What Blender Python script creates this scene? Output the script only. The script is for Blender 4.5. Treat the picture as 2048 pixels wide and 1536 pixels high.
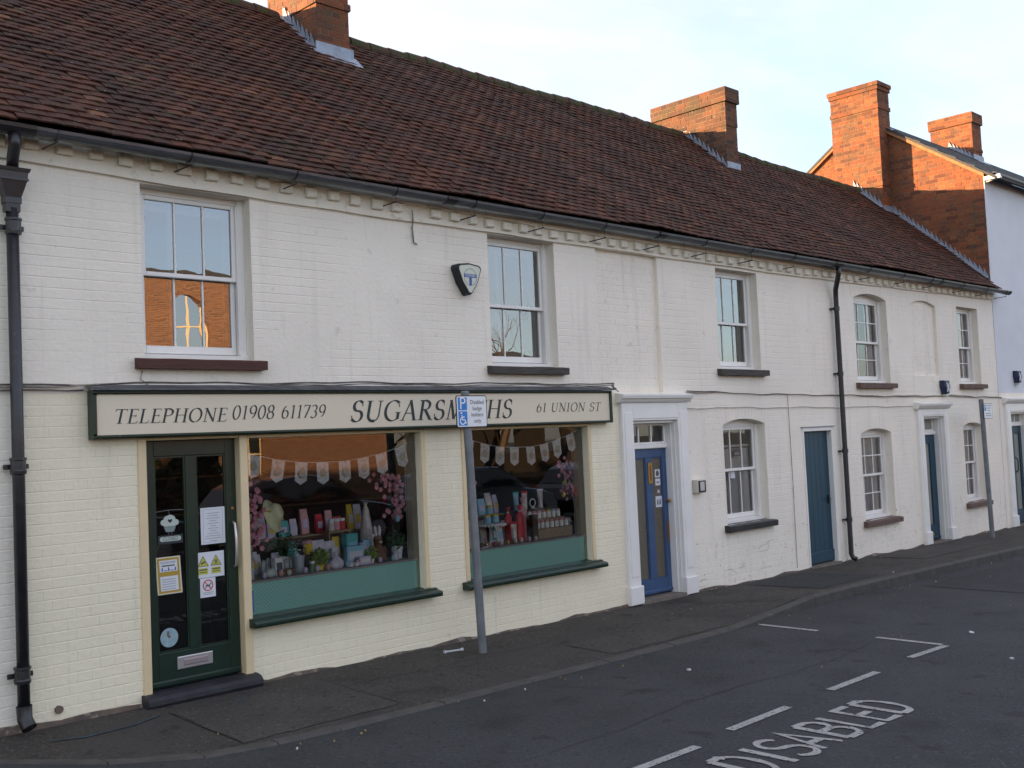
import bpy, bmesh, math, random
from mathutils import Vector, Matrix
random.seed(7)
R=math.radians
scene=bpy.context.scene
for o in list(bpy.data.objects): bpy.data.objects.remove(o)
COL=scene.collection

# ------------------------------------------------------------ camera
F_PX=2130.0
cam=bpy.data.cameras.new('camera'); camo=bpy.data.objects.new('camera',cam); COL.objects.link(camo)
cam.sensor_width=36; cam.lens=36*F_PX/2048; cam.clip_start=.05; cam.clip_end=3000
yaw=R(44.5); pit=math.atan(109.6/F_PX); rol=math.atan(.0445)
fw=Vector((math.sin(yaw)*math.cos(pit),math.cos(yaw)*math.cos(pit),math.sin(pit)))
r0=Vector((math.cos(yaw),-math.sin(yaw),0)); u0=r0.cross(fw)
rx=r0*math.cos(rol)-u0*math.sin(rol); ux=u0*math.cos(rol)+r0*math.sin(rol)
m=Matrix((( rx.x,ux.x,-fw.x,0),(rx.y,ux.y,-fw.y,-7.6),(rx.z,ux.z,-fw.z,1.9),(0,0,0,1)))
camo.matrix_world=m; scene.camera=camo
scene.render.resolution_x=1024; scene.render.resolution_y=768

# ------------------------------------------------------------ sky and sun
SUN=Vector((-1,1.3,.27)).normalized()
EL=math.asin(SUN.z); AZ=math.atan2(SUN.x,SUN.y)
w=bpy.data.worlds.new('World'); scene.world=w; w.use_nodes=True
nt=w.node_tree; nt.nodes.clear()
out=nt.nodes.new('ShaderNodeOutputWorld'); bg=nt.nodes.new('ShaderNodeBackground')
sky=nt.nodes.new('ShaderNodeTexSky'); sky.sky_type='NISHITA'; sky.sun_disc=False
sky.sun_elevation=EL; sky.sun_rotation=AZ; sky.air_density=1.0; sky.dust_density=1.0; sky.ozone_density=3.5
tc=nt.nodes.new('ShaderNodeTexCoord'); mp=nt.nodes.new('ShaderNodeMapping'); mp.inputs['Scale'].default_value=(1.0,1.6,4.0); mp.inputs['Rotation'].default_value=(.2,.3,.5)
nz=nt.nodes.new('ShaderNodeTexNoise'); nz.inputs['Scale'].default_value=1.7; nz.inputs['Detail'].default_value=6; nz.inputs['Roughness'].default_value=.55; nz.inputs['Distortion'].default_value=.6
rp=nt.nodes.new('ShaderNodeValToRGB'); rp.color_ramp.elements[0].position=.28; rp.color_ramp.elements[1].position=.74
rp.color_ramp.elements[0].color=(.32,.32,.32,1); rp.color_ramp.elements[1].color=(.80,.80,.80,1)
mx=nt.nodes.new('ShaderNodeMix'); mx.data_type='RGBA'; mx.inputs['B'].default_value=(2.16,1.88,1.70,1)
nt.links.new(tc.outputs['Generated'],mp.inputs['Vector']); nt.links.new(mp.outputs['Vector'],nz.inputs['Vector'])
nt.links.new(nz.outputs['Fac'],rp.inputs['Fac']); nt.links.new(rp.outputs['Color'],mx.inputs['Factor'])
nt.links.new(sky.outputs['Color'],mx.inputs['A']); nt.links.new(mx.outputs['Result'],bg.inputs['Color'])
bg.inputs['Strength'].default_value=.10
nt.links.new(bg.outputs['Background'],out.inputs['Surface'])
sl=bpy.data.lights.new('sun','SUN'); sl.energy=3.3; sl.angle=R(.53); sl.color=(1,.66,.35)
so=bpy.data.objects.new('sun',sl); COL.objects.link(so); so.rotation_euler=SUN.to_track_quat('Z','Y').to_euler()
so.location=(-20,26,12)
vs=scene.view_settings; vs.view_transform='Standard'; vs.look='None'; vs.gamma=1; vs.exposure=2.72; vs.use_curve_mapping=False
scene.render.engine='CYCLES'
cy=scene.cycles; cy.max_bounces=8; cy.diffuse_bounces=3; cy.glossy_bounces=4; cy.transparent_max_bounces=16; cy.caustics_reflective=False; cy.caustics_refractive=False

# ------------------------------------------------------------ helpers
def wloc(o):
    v=Vector((0,0,0))
    while o: v+=o.location; o=o.parent
    return v
def thing(name,label,cat,loc=(0,0,0),group=None,kind=None):
    o=bpy.data.objects.new(name,None); COL.objects.link(o); o.location=loc; o.empty_display_size=.1
    if label: o['label']=label
    if cat: o['category']=cat
    if group: o['group']=group
    if kind: o['kind']=kind
    return o
def sub(name,parent,loc):
    o=bpy.data.objects.new(name,None); COL.objects.link(o); o.empty_display_size=.05
    o.parent=parent; o.location=Vector(loc)-wloc(parent); return o
def tag(o,label=None,cat=None,group=None,kind=None):
    if label: o['label']=label
    if cat: o['category']=cat
    if group: o['group']=group
    if kind: o['kind']=kind
    return o
def inst(name,mesh,loc,parent=None,rot=None):
    o=bpy.data.objects.new(name,mesh); COL.objects.link(o); o.parent=parent
    o.location=Vector(loc)-(wloc(parent) if parent else Vector((0,0,0)))
    if rot: o.rotation_euler=rot
    return o
class MB:
    def __init__(s): s.v=[]; s.f=[]; s.t=[]
    def add(s,vs,fs,t=0.5):
        b=len(s.v); s.v+=[tuple(p) for p in vs]; s.f+=[tuple(i+b for i in q) for q in fs]; s.t+=[t]*len(fs); return s
    def box(s,x0,x1,y0,y1,z0,z1,t=.5):
        return s.add([(x0,y0,z0),(x1,y0,z0),(x1,y1,z0),(x0,y1,z0),(x0,y0,z1),(x1,y0,z1),(x1,y1,z1),(x0,y1,z1)],
          [(0,3,2,1),(4,5,6,7),(0,1,5,4),(1,2,6,5),(2,3,7,6),(3,0,4,7)],t)
    def bbox(s,x0,x1,y0,y1,z0,z1,b=.006,t=.5):   # box with chamfered front (-y) face
        return s.add([(x0,y0+b,z0),(x1,y0+b,z0),(x1,y0+b,z1),(x0,y0+b,z1),(x0+b,y0,z0+b),(x1-b,y0,z0+b),(x1-b,y0,z1-b),(x0+b,y0,z1-b),(x0,y1,z0),(x1,y1,z0),(x1,y1,z1),(x0,y1,z1)],
          [(4,5,6,7),(0,1,5,4),(1,2,6,5),(2,3,7,6),(3,0,4,7),(8,9,1,0),(9,10,2,1),(10,11,3,2),(11,8,0,3),(11,10,9,8)],t)
    def prism(s,poly,axis,a,b,t=.5):            # polygon (u,v) extruded along axis from a to b
        n=len(poly)
        def P(u,v,c): return (c,u,v) if axis==0 else ((u,c,v) if axis==1 else (u,v,c))
        vs=[P(u,v,a) for u,v in poly]+[P(u,v,b) for u,v in poly]
        fs=[tuple(range(n))[::-1],tuple(range(n,2*n))]+[(i,(i+1)%n,n+(i+1)%n,n+i) for i in range(n)]
        return s.add(vs,fs,t)
    def tube(s,pts,r,n=8,t=.5,cap=True):
        pts=[Vector(p) for p in pts]; rs=r if isinstance(r,(list,tuple)) else [r]*len(pts)
        rings=[]; ref=None
        for i,p in enumerate(pts):
            d=(pts[min(i+1,len(pts)-1)]-pts[max(i-1,0)]).normalized()
            if ref is None:
                ref=d.orthogonal().normalized()
            ref=(ref-d*ref.dot(d)).normalized(); q=d.cross(ref)
            rings.append([p+(ref*math.cos(2*math.pi*k/n)+q*math.sin(2*math.pi*k/n))*rs[i] for k in range(n)])
        vs=[v for g in rings for v in g]; fs=[]
        for i in range(len(pts)-1):
            for k in range(n): fs.append((i*n+k,i*n+(k+1)%n,(i+1)*n+(k+1)%n,(i+1)*n+k))
        if cap: fs+= [tuple(range(n))[::-1],tuple(range((len(pts)-1)*n,len(pts)*n))]
        return s.add(vs,fs,t)
    def lathe(s,prof,c,n=16,t=.5,sx=1,sy=1):
        vs=[];fs=[]
        for (r,z) in prof:
            for k in range(n):
                a=2*math.pi*k/n; vs.append((c[0]+r*sx*math.cos(a),c[1]+r*sy*math.sin(a),c[2]+z))
        for i in range(len(prof)-1):
            for k in range(n): fs.append((i*n+k,i*n+(k+1)%n,(i+1)*n+(k+1)%n,(i+1)*n+k))
        fs+=[tuple(range(n))[::-1],tuple(range((len(prof)-1)*n,len(prof)*n))]
        return s.add(vs,fs,t)
    def ball(s,c,r,n=10,t=.5,sz=1,sx=1,sy=1):
        k=max(4,n//2); pr=[(r*math.sin(math.pi*(i+.02)/(k+.04)),-r*sz*math.cos(math.pi*(i+.02)/(k+.04))) for i in range(k+1)]
        return s.lathe(pr,c,n,t,sx,sy)
    def mesh(s,name,mat,org=(0,0,0),smooth=False):
        me=bpy.data.meshes.new(name); o=org
        me.from_pydata([(p[0]-o[0],p[1]-o[1],p[2]-o[2]) for p in s.v],[],s.f)
        if mat: me.materials.append(mat)
        if s.t: me.attributes.new('tint','FLOAT','FACE').data.foreach_set('value',s.t)
        if smooth: me.polygons.foreach_set('use_smooth',[True]*len(me.polygons))
        me.update(); return me
    def build(s,name,mat,parent=None,org=None,smooth=False):
        if org is None:
            if parent: org=wloc(parent)
            else:
                xs=[p[0] for p in s.v]; ys=[p[1] for p in s.v]; zs=[p[2] for p in s.v]
                org=Vector(((min(xs)+max(xs))/2,(min(ys)+max(ys))/2,min(zs)))
        org=Vector(org); me=s.mesh(name,mat,org,smooth)
        return inst(name,me,org,parent)
def curve_text(body,size,mat=None,align='CENTER',shear=0,spacing=1):
    c=bpy.data.curves.new('t','FONT'); c.body=body; c.size=size; c.align_x=align; c.align_y='CENTER'; c.shear=shear; c.space_character=spacing; c.resolution_u=3
    o=bpy.data.objects.new('t',c); COL.objects.link(o); bpy.context.view_layer.update()
    dg=bpy.context.evaluated_depsgraph_get(); me=bpy.data.meshes.new_from_object(o.evaluated_get(dg))
    bpy.data.objects.remove(o); bpy.data.curves.remove(c); me.materials.clear()
    if mat: me.materials.append(mat)
    return me
def wall_text(name,body,size,mat,loc,parent,align='CENTER',rz=0,spacing=1,sx=1):
    me=curve_text(body,size,mat,align,0,spacing)
    me.transform(Matrix.Diagonal((sx,1,1,1))); me.transform(Matrix.Rotation(R(90),4,'X')); 
    if rz: me.transform(Matrix.Rotation(rz,4,'Z'))
    me.name=name
    return inst(name,me,loc,parent)

# ------------------------------------------------------------ materials
MATS={}
def M(name,c1,c2=None,scale=4,rough=.75,bump=0,bscale=60,metal=0,tint=None,spec=.4,stain=None,detail=5,lo=.35,hi=.65,stretch=(1,1,1),coat=0):
    """procedural surface: two-tone noise in world space, optional per-piece tint, optional stains with their own shape"""
    ma=bpy.data.materials.new(name); ma.use_nodes=True; n=ma.node_tree; b=n.nodes['Principled BSDF']
    b.inputs['Roughness'].default_value=rough; b.inputs['Metallic'].default_value=metal; b.inputs['Specular IOR Level'].default_value=spec
    if coat: b.inputs['Coat Weight'].default_value=coat
    g=n.nodes.new('ShaderNodeNewGeometry'); mpn=n.nodes.new('ShaderNodeMapping'); mpn.inputs['Scale'].default_value=stretch
    n.links.new(g.outputs['Position'],mpn.inputs['Vector'])
    def noise(sc,de=detail):
        x=n.nodes.new('ShaderNodeTexNoise'); x.inputs['Scale'].default_value=sc; x.inputs['Detail'].default_value=de
        n.links.new(mpn.outputs['Vector'],x.inputs['Vector']); return x
    def mix(a,bb,fac,mode='MIX'):
        x=n.nodes.new('ShaderNodeMix'); x.data_type='RGBA'; x.blend_type=mode
        for k,v in (('A',a),('B',bb),('Factor',fac)):
            if isinstance(v,bpy.types.NodeSocket): n.links.new(v,x.inputs[k])
            elif k=='Factor': x.inputs[k].default_value=v
            else: x.inputs[k].default_value=(*v,1) if len(v)==3 else v
        return x.outputs['Result']
    def ramp(sock,l,h):
        x=n.nodes.new('ShaderNodeMapRange'); x.inputs['From Min'].default_value=l; x.inputs['From Max'].default_value=h
        n.links.new(sock,x.inputs['Value']); return x.outputs['Result']
    col=c1
    if c2: col=mix(c1,c2,ramp(noise(scale).outputs['Fac'],lo,hi))
    if tint:                                  # list of colours picked by the piece's own tint
        at=n.nodes.new('ShaderNodeAttribute'); at.attribute_name='tint'
        cr=n.nodes.new('ShaderNodeValToRGB'); e=cr.color_ramp; e.interpolation='LINEAR'
        while len(e.elements)<len(tint): e.elements.new(.5)
        for i,c in enumerate(tint): e.elements[i].position=i/(len(tint)-1); e.elements[i].color=(*c,1)
        n.links.new(at.outputs['Fac'],cr.inputs['Fac'])
        base=cr.outputs['Color']
        col=mix(base,col,.35) if c2 else base
    if stain:
        for sc,l,h,c,amt,*stx in stain:
            x=n.nodes.new('ShaderNodeMath'); x.operation='MULTIPLY'; x.inputs[1].default_value=amt
            nz_=noise(sc,8)
            if stx:
                m2=n.nodes.new('ShaderNodeMapping'); m2.inputs['Scale'].default_value=stx[0]; n.links.new(g.outputs['Position'],m2.inputs['Vector']); n.links.new(m2.outputs['Vector'],nz_.inputs['Vector'])
            n.links.new(ramp(nz_.outputs['Fac'],l,h),x.inputs[0]); x.use_clamp=True
            col=mix(col,c,x.outputs['Value'])
    if isinstance(col,bpy.types.NodeSocket): n.links.new(col,b.inputs['Base Color'])
    else: b.inputs['Base Color'].default_value=(*col,1)
    if bump:
        bn=n.nodes.new('ShaderNodeBump'); bn.inputs['Strength'].default_value=bump; bn.inputs['Distance'].default_value=.01
        n.links.new(noise(bscale,6).outputs['Fac'],bn.inputs['Height']); n.links.new(bn.outputs['Normal'],b.inputs['Normal'])
    MATS[name]=ma; return ma
def glass(name,ior=1.62,tintc=(.97,.98,.97),bump=.0,bs=3,rough=0.0):
    ma=bpy.data.materials.new(name); ma.use_nodes=True; n=ma.node_tree; n.nodes.clear()
    o=n.nodes.new('ShaderNodeOutputMaterial'); mxs=n.nodes.new('ShaderNodeMixShader'); tr=n.nodes.new('ShaderNodeBsdfTransparent'); gl=n.nodes.new('ShaderNodeBsdfGlossy'); fr=n.nodes.new('ShaderNodeFresnel')
    tr.inputs['Color'].default_value=(*tintc,1); gl.inputs['Roughness'].default_value=rough; gl.inputs['Color'].default_value=(1,1,1,1); fr.inputs['IOR'].default_value=ior
    if bump:
        g=n.nodes.new('ShaderNodeNewGeometry'); x=n.nodes.new('ShaderNodeTexNoise'); x.inputs['Scale'].default_value=bs; x.inputs['Detail'].default_value=1
        bn=n.nodes.new('ShaderNodeBump'); bn.inputs['Strength'].default_value=1; bn.inputs['Distance'].default_value=bump
        n.links.new(g.outputs['Position'],x.inputs['Vector']); n.links.new(x.outputs['Fac'],bn.inputs['Height']); n.links.new(bn.outputs['Normal'],gl.inputs['Normal'])
    n.links.new(fr.outputs['Fac'],mxs.inputs['Fac']); n.links.new(tr.outputs['BSDF'],mxs.inputs[1]); n.links.new(gl.outputs['BSDF'],mxs.inputs[2]); n.links.new(mxs.outputs['Shader'],o.inputs['Surface'])
    MATS[name]=ma; return ma

WHITE=M('white_masonry_paint',(.90,.835,.725),(.85,.785,.68),1.3,.85,.45,28,stain=[(5,.56,.78,(.60,.56,.48),.40,(1,1,.10)),(13,.60,.74,(.56,.52,.45),.30,(1,1,.07)),(7,.66,.72,(.52,.47,.40),.35),(.7,.52,.75,(.74,.69,.60),.5),(23,.73,.75,(.32,.18,.12),.6)])
CREAM=M('cream_masonry_paint',(.88,.81,.615),(.83,.76,.58),1.3,.85,.45,28,stain=[(5,.56,.78,(.60,.56,.48),.40,(1,1,.10)),(13,.60,.74,(.56,.52,.45),.30,(1,1,.07)),(7,.66,.72,(.52,.47,.34),.35),(.7,.52,.75,(.72,.67,.52),.5),(23,.73,.75,(.32,.21,.12),.5)])
PEEL=M('peeling_masonry_paint',(.88,.82,.71),(.83,.77,.66),1.3,.85,.4,40,stain=[(5,.56,.78,(.60,.56,.48),.40,(1,1,.10)),(13,.60,.74,(.56,.52,.45),.30,(1,1,.07)),(9,.62,.67,(.62,.52,.44),.5),(15,.67,.69,(.30,.14,.08),.8),(4,.60,.75,(.50,.45,.38),.4)])
ARCHM=M('cornice_paint',(.86,.80,.68),(.79,.73,.61),3,.85,.3,60,stain=[(9,.60,.72,(.35,.28,.18),.5)])
SOOT=M('dirty_plinth',(.16,.12,.095),(.09,.075,.065),6,.9,.5,40,stain=[(11,.55,.6,(.32,.26,.22),.7)])
RENDER=M('pale_blue_render',(.70,.715,.755),(.655,.67,.71),2,.85,.2,80)
GLOSSW=M('white_gloss_paint',(.84,.82,.785),(.78,.76,.73),3,.35,.05,20,spec=.5)
GREYSASH=M('grey_inner_frame',(.42,.44,.46),(.36,.38,.40),3,.6)  # plain grey of the secondary glazing frames behind the upper sashes
GREEN=M('dark_green_paint',(.006,.023,.0145),(.009,.030,.019),5,.35,.05,30,spec=.5,stain=[(25,.70,.74,(.10,.12,.10),.5)])
BLUE=M('blue_door_paint',(.045,.092,.20),(.035,.075,.165),6,.4,.08,30)
TEAL=M('teal_door_paint',(.007,.050,.088),(.009,.040,.068),4,.45,.1,30,stretch=(6,6,.7),stain=[(6,.60,.75,(.022,.042,.050),.6)])
CREAMW=M('cream_joinery_paint',(.74,.60,.37),(.70,.56,.35),5,.5,.05,30)
BLACK=M('black_iron_paint',(.012,.012,.016),(.02,.02,.024),9,.38,.1,40,spec=.6,stain=[(18,.64,.70,(.07,.06,.055),.5)])
GUT=M('grey_plastic_gutter',(.055,.06,.068),(.085,.09,.10),12,.35,.0,40,spec=.6,stretch=(.6,3,3),stain=[(14,.6,.7,(.13,.13,.12),.5)])
LEAD=M('lead_sheet',(.30,.34,.40),(.22,.25,.30),7,.5,.15,30,metal=.25,stain=[(16,.62,.7,(.45,.47,.5),.5)])
TILE=M('clay_roof_tile',(.086,.026,.0125),(.038,.0155,.010),14,.9,.6,60,
  tint=[(.010,.007,.0055),(.031,.0125,.0075),(.064,.0205,.0095),(.040,.0145,.0085),(.118,.038,.0155),(.074,.036,.0165),(.20,.090,.044)],
  stain=[(1.1,.50,.74,(.022,.012,.009),.65),(2.6,.54,.72,(.105,.033,.015),.5),(9,.60,.68,(.040,.038,.013),.75),(3.2,.62,.72,(.027,.028,.012),.65),(24,.66,.72,(.15,.12,.09),.6),(30,.69,.73,(.30,.29,.25),.85)])
RIDGE=M('mossy_ridge_tile',(.085,.045,.028),(.045,.032,.022),9,.95,.7,50,stain=[(7,.46,.56,(.045,.055,.016),.85),(26,.66,.70,(.17,.165,.14),.7)])
BRICKT=[(.075,.030,.022),(.19,.056,.025),(.27,.085,.030),(.13,.038,.022),(.31,.115,.042),(.10,.055,.040),(.24,.068,.028)]
BRICK=M('orange_red_brick',(.25,.078,.030),(.14,.048,.027),16,.9,.7,90,tint=BRICKT,stain=[(1.6,.50,.66,(.085,.050,.032),.55),(3,.54,.68,(.085,.055,.034),.7),(6,.62,.70,(.14,.10,.05),.5),(28,.68,.72,(.32,.27,.20),.5)])
OLDBRICK=M('weathered_brick',(.13,.056,.033),(.080,.042,.030),14,.9,.7,90,tint=[(.050,.030,.025),(.12,.050,.030),(.19,.070,.032),(.075,.040,.030),(.16,.075,.042)],stain=[(4,.52,.66,(.075,.062,.035),.65),(26,.66,.70,(.26,.24,.19),.6)])
MORTAR=M('lime_mortar',(.25,.185,.105),(.16,.115,.07),20,.95,.5,80)
SLATE=M('grey_slate_roof',(.05,.052,.058),(.035,.036,.04),8,.7,.2,40)
WOODBR=M('brown_timber_sill',(.085,.030,.020),(.06,.022,.016),10,.6,.3,40,stretch=(.3,3,3))
GREYSILL=M('weathered_grey_sill',(.085,.075,.066),(.05,.045,.042),14,.8,.5,40,stretch=(.4,3,3))
BROWNST=M('brown_stone_sill',(.16,.105,.085),(.12,.08,.066),12,.85,.3,50)
BLKSILL=M('black_painted_sill',(.02,.02,.022),(.035,.034,.036),9,.4,.2,40)
SLATESILL=M('grey_slate_sill_top',(.14,.125,.13),(.11,.10,.10),9,.7,.2,40)
ASPH=M('road_asphalt',(.031,.0345,.0355),(.043,.0465,.0475),1.2,.92,1.0,120,stain=[(42,.58,.66,(.075,.080,.084),.8),(1.7,.56,.75,(.017,.0185,.020),.7),(.45,.50,.70,(.038,.040,.041),.5),(3.1,.63,.68,(.015,.016,.017),.6),(30,.60,.68,(.009,.0095,.010),.75)])
PAVE=M('footway_asphalt',(.046,.041,.035),(.062,.055,.047),1.8,.95,.9,200,stain=[(40,.56,.66,(.115,.102,.088),.8),(26,.60,.68,(.013,.011,.010),.75),(2.1,.56,.72,(.020,.018,.016),.6),(.9,.54,.62,(.050,.046,.043),.6),(5,.62,.67,(.018,.016,.014),.6)])
KERBM=M('concrete_kerb',(.082,.078,.071),(.060,.057,.052),7,.9,.6,120,stain=[(80,.6,.68,(.11,.10,.09),.5)])
RDPAINT=M('worn_road_paint',(.36,.36,.34),(.29,.29,.28),8,.8,.5,150,stain=[(45,.56,.64,(.06,.06,.06),.85)])
EARTH=M('distant_ground',(.07,.075,.05),(.05,.05,.04),.3,.95,.2,5)
STEP=M('stone_step',(.20,.17,.14),(.14,.12,.10),9,.9,.4,70)
BLKSTEP=M('black_step_paint',(.018,.018,.024),(.03,.03,.036),8,.55,.3,60)
POSTM=M('grey_galvanised_post',(.20,.212,.225),(.155,.165,.178),9,.5,.1,50,metal=.2)
SIGNW=M('sign_white',(.78,.80,.82),None,rough=.4)
SIGNB=M('sign_blue',(.03,.22,.62),None,rough=.4)
SIGNK=M('sign_black',(.015,.016,.02),None,rough=.45)
FASCIA=M('fascia_cream_board',(.74,.65,.50),(.71,.62,.48),2,.5,.05,30)
INKG=M('fascia_lettering_paint',(.030,.040,.042),None,rough=.5)
CABLE=M('painted_cable',(.36,.32,.27),(.12,.11,.10),7,.7)
DCABLE=M('dark_cable',(.06,.055,.05),(.16,.14,.12),9,.7)
BRASS=M('brass_plate',(.42,.24,.075),(.34,.19,.06),9,.4,metal=.6)
CHROME=M('satin_steel',(.62,.60,.62),None,rough=.3,metal=.7)
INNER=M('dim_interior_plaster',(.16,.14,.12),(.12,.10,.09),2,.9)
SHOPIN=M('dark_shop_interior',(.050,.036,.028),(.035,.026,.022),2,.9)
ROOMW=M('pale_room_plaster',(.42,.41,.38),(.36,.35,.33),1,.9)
FLOORM=M('brown_carpet',(.08,.06,.05),None,rough=.95)
CURT=M('white_net_curtain',(.86,.86,.86),(.76,.76,.77),8,.9)
DCURT=M('dark_blue_curtain',(.06,.07,.11),(.04,.045,.075),8,.9)
OPQ=M('frosted_door_glass',(.13,.115,.085),(.10,.09,.065),60,.25,.4,220,spec=.5)
OPQ2=M('pale_frosted_glass',(.30,.29,.25),(.26,.25,.22),60,.25,.4,220,spec=.5)
GLASS=glass('float_glass',1.8,(.97,.98,.97),.0006,2.2)
OLDGLASS=glass('old_wavy_glass',2.8,(.92,.94,.92),.0006,4)
GLASS2=glass('clear_sash_glass',1.9,(.97,.98,.97),.0006,4)
PATCH=M('newer_tarmac_patch',(.022,.0245,.026),(.030,.0325,.034),2,.9,1.0,110,stain=[(40,.58,.66,(.065,.066,.066),.7)])
PATCH2=M('older_footway_patch',(.050,.045,.040),(.064,.058,.051),2,.95,1.0,110,stain=[(38,.56,.66,(.11,.10,.095),.75),(24,.6,.68,(.016,.014,.013),.7)])
SEAM=M('tar_seam',(.010,.010,.010),(.016,.015,.014),9,.7)
# ------------------------------------------------------------ ground, road, pavement
def G(x): x=max(-40,min(70,x)); return .098-.0103*x      # footway level along the wall
def RD(x): return G(x)-.07                                # carriageway level
XB=[-700,-40,-20,-5,0,2,4,6,8,10,12,14,16,18,20,22,26,40,70,700]
def sheet(name,mat,ys,dz,xb=XB,kind='structure'):
    b=MB()
    for i in range(len(xb)-1):
        for j in range(len(ys)-1):
            a,c=xb[i],xb[i+1]
            b.add([(a,ys[j],G(a)+dz),(c,ys[j],G(c)+dz),(c,ys[j+1],G(c)+dz),(a,ys[j+1],G(a)+dz)],[(0,1,2,3)])
    return tag(b.build(name,mat,None,(0,0,0)),kind=kind)
sheet('ground',EARTH,[-900,-60,-10,5,60,900],-.32)
road=sheet('road',ASPH,[-9.6,-7,-5,-3,-1,.3],-.07,[x for x in XB if -41<x<71])
KL=[(-6,-.35),(1.9,-.30),(2.2,-.34),(2.41,-.42),(2.60,-.68),(2.96,-1.17),(3.42,-1.44),(4.1,-1.52),(5.2,-1.54),(6.4,-1.55),(7.6,-1.56),(8.6,-1.55),(9.4,-1.49),(10.3,-1.42),(11.4,-1.39),(13,-1.41),(15,-1.45),(17,-1.50),(20,-1.56),(24,-1.6),(40,-1.6)]
def kl(x):
    for (a,b),(c,d) in zip(KL,KL[1:]):
        if a<=x<=c: return b+(d-b)*(x-a)/(c-a)
    return KL[-1][1]
def kup(x):                                               # kerb upstand: dropped crossing in front of the shop
    t=max(0,min(1,(x-8.9)/1.9)); t=t*t*(3-2*t); return .012+.088*t
pb=MB(); xs=[-6+.25*i for i in range(137)]
W=.11
for a,c in zip(xs,xs[1:]):
    rows=[]
    for x in (a,c):
        e=kl(x)+W; n=7
        rows.append([(x,.3+(e-.3)*min(1,k/(n-1)) if k else .3,0) for k in range(n)])
        for k in range(n):
            y=rows[-1][k][1]; t=max(0,min(1,(-y)/max(.2,-e)))
            z=G(x)*(1-t)+(RD(x)+kup(x))*t
            rows[-1][k]=(x,y,z+.006*math.sin(x*1.7+y*2.3)*(t*(1-t)))
    for k in range(6): pb.add([rows[0][k],rows[0][k+1],rows[1][k+1],rows[1][k]],[(0,1,2,3)])
pave=tag(pb.build('pavement',PAVE,None,(0,0,0)),kind='structure')
x=1.0
while x<34:                                               # kerb stones one by one
    L=.915; x2=x+L
    if x<4.2: x2=x+.46
    b=MB(); g=.004; vs=[]
    for xx in (x+g,x2-g):
        e=kl(xx); top=RD(xx)+kup(xx)+.003+random.uniform(-.002,.003)
        vs+=[(xx,e+W-.004,RD(xx)-.1),(xx,e+W-.004,top),(xx,e+.022,top-.001),(xx,e+.004,top-.014),(xx,e,RD(xx)-.1)]
    b.add(vs,[(0,1,6,5),(1,2,7,6),(2,3,8,7),(3,4,9,8),(4,3,2,1,0),(5,6,7,8,9)])
    b.build('kerb_stone',KERBM,pave); x=x2
def strip(name,pts,wid,mat,parent,dz=.005):
    b=MB()
    for (x0,y0),(x1,y1) in pts:
        d=Vector((x1-x0,y1-y0)); n=Vector((-d.y,d.x)).normalized()*wid/2
        q=[(x0+n.x,y0+n.y),(x1+n.x,y1+n.y),(x1-n.x,y1-n.y),(x0-n.x,y0-n.y)]
        b.add([(a,c,RD(a)+dz) for a,c in q],[(3,2,1,0)])
    return b.build(name,mat,parent)
BL=[[(9.24,-1.58),(9.24,-2.22)],[(9.23,-2.82),(9.22,-3.44)],[(9.20,-3.48),(8.55,-3.46)],[(7.15,-3.51),(7.90,-3.50)],[(5.80,-3.55),(6.54,-3.53)],[(4.60,-3.61),(5.37,-3.61)],[(3.1,-3.64),(3.85,-3.63)]]
for p in BL: strip('bay_line',[p],.068,RDPAINT,road)
for p in ([(2.75,-.33),(2.95,-.42)],[(2.95,-.42),(3.28,-.40)],[(3.28,-.40),(3.52,-.30)],[(4.05,-.40),(4.22,-.33)]):
    b=MB(); (xa,ya),(xb,yb)=p; d=Vector((xb-xa,yb-ya)); nn_=Vector((-d.y,d.x)).normalized()*.011
    pzz=lambda x,y:G(x)*(1-max(0,min(1,-y/max(.2,-(kl(x)+W)))))+(RD(x)+kup(x))*max(0,min(1,-y/max(.2,-(kl(x)+W))))+.006
    b.add([(xa+nn_.x,ya+nn_.y,pzz(xa,ya)),(xb+nn_.x,yb+nn_.y,pzz(xb,yb)),(xb-nn_.x,yb-nn_.y,pzz(xb,yb)),(xa-nn_.x,ya-nn_.y,pzz(xa,ya))],[(3,2,1,0)]); b.build('paint_mark',M('faded_blue_spray',(.035,.09,.13),(.03,.035,.04),25,.9) if 'faded_blue_spray' not in MATS else MATS['faded_blue_spray'],pave)
def ppz(x,y): t=max(0,min(1,-y/max(.2,-(kl(x)+W)))); return G(x)*(1-t)+(RD(x)+kup(x))*t
def gpatch(name,x0,x1,y0,y1,mat,parent,zf_,dz,n=10):
    b=MB(); vs=[]
    for i in range(n+1):
        x=x0+(x1-x0)*i/n; w_=.012*math.sin(i*2.3+x0)
        for y in (y0+w_,(y0+y1)/2,y1-w_*.7): vs.append((x+.01*math.sin(y*9),y,zf_(x,y)+dz))
    b.add(vs,[f_ for i in range(n) for f_ in ((3*i,3*i+3,3*i+4,3*i+1),(3*i+1,3*i+4,3*i+5,3*i+2))]); return b.build(name,mat,parent)
rdz=lambda x,y:RD(x)
gpatch('tarmac_patch',3.6,4.9,-1.30,-.30,PATCH2,pave,ppz,.004); gpatch('tarmac_patch',7.2,9.0,-1.38,-.85,PATCH2,pave,ppz,.004); gpatch('tarmac_patch',11.2,12.6,-1.15,-.12,PATCH,pave,ppz,.004); gpatch('tarmac_patch',14.6,17.4,-.85,-.05,PATCH2,pave,ppz,.004)
gpatch('tarmac_patch',12.6,15.4,-2.9,-1.75,PATCH,road,rdz,.004); 
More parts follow.
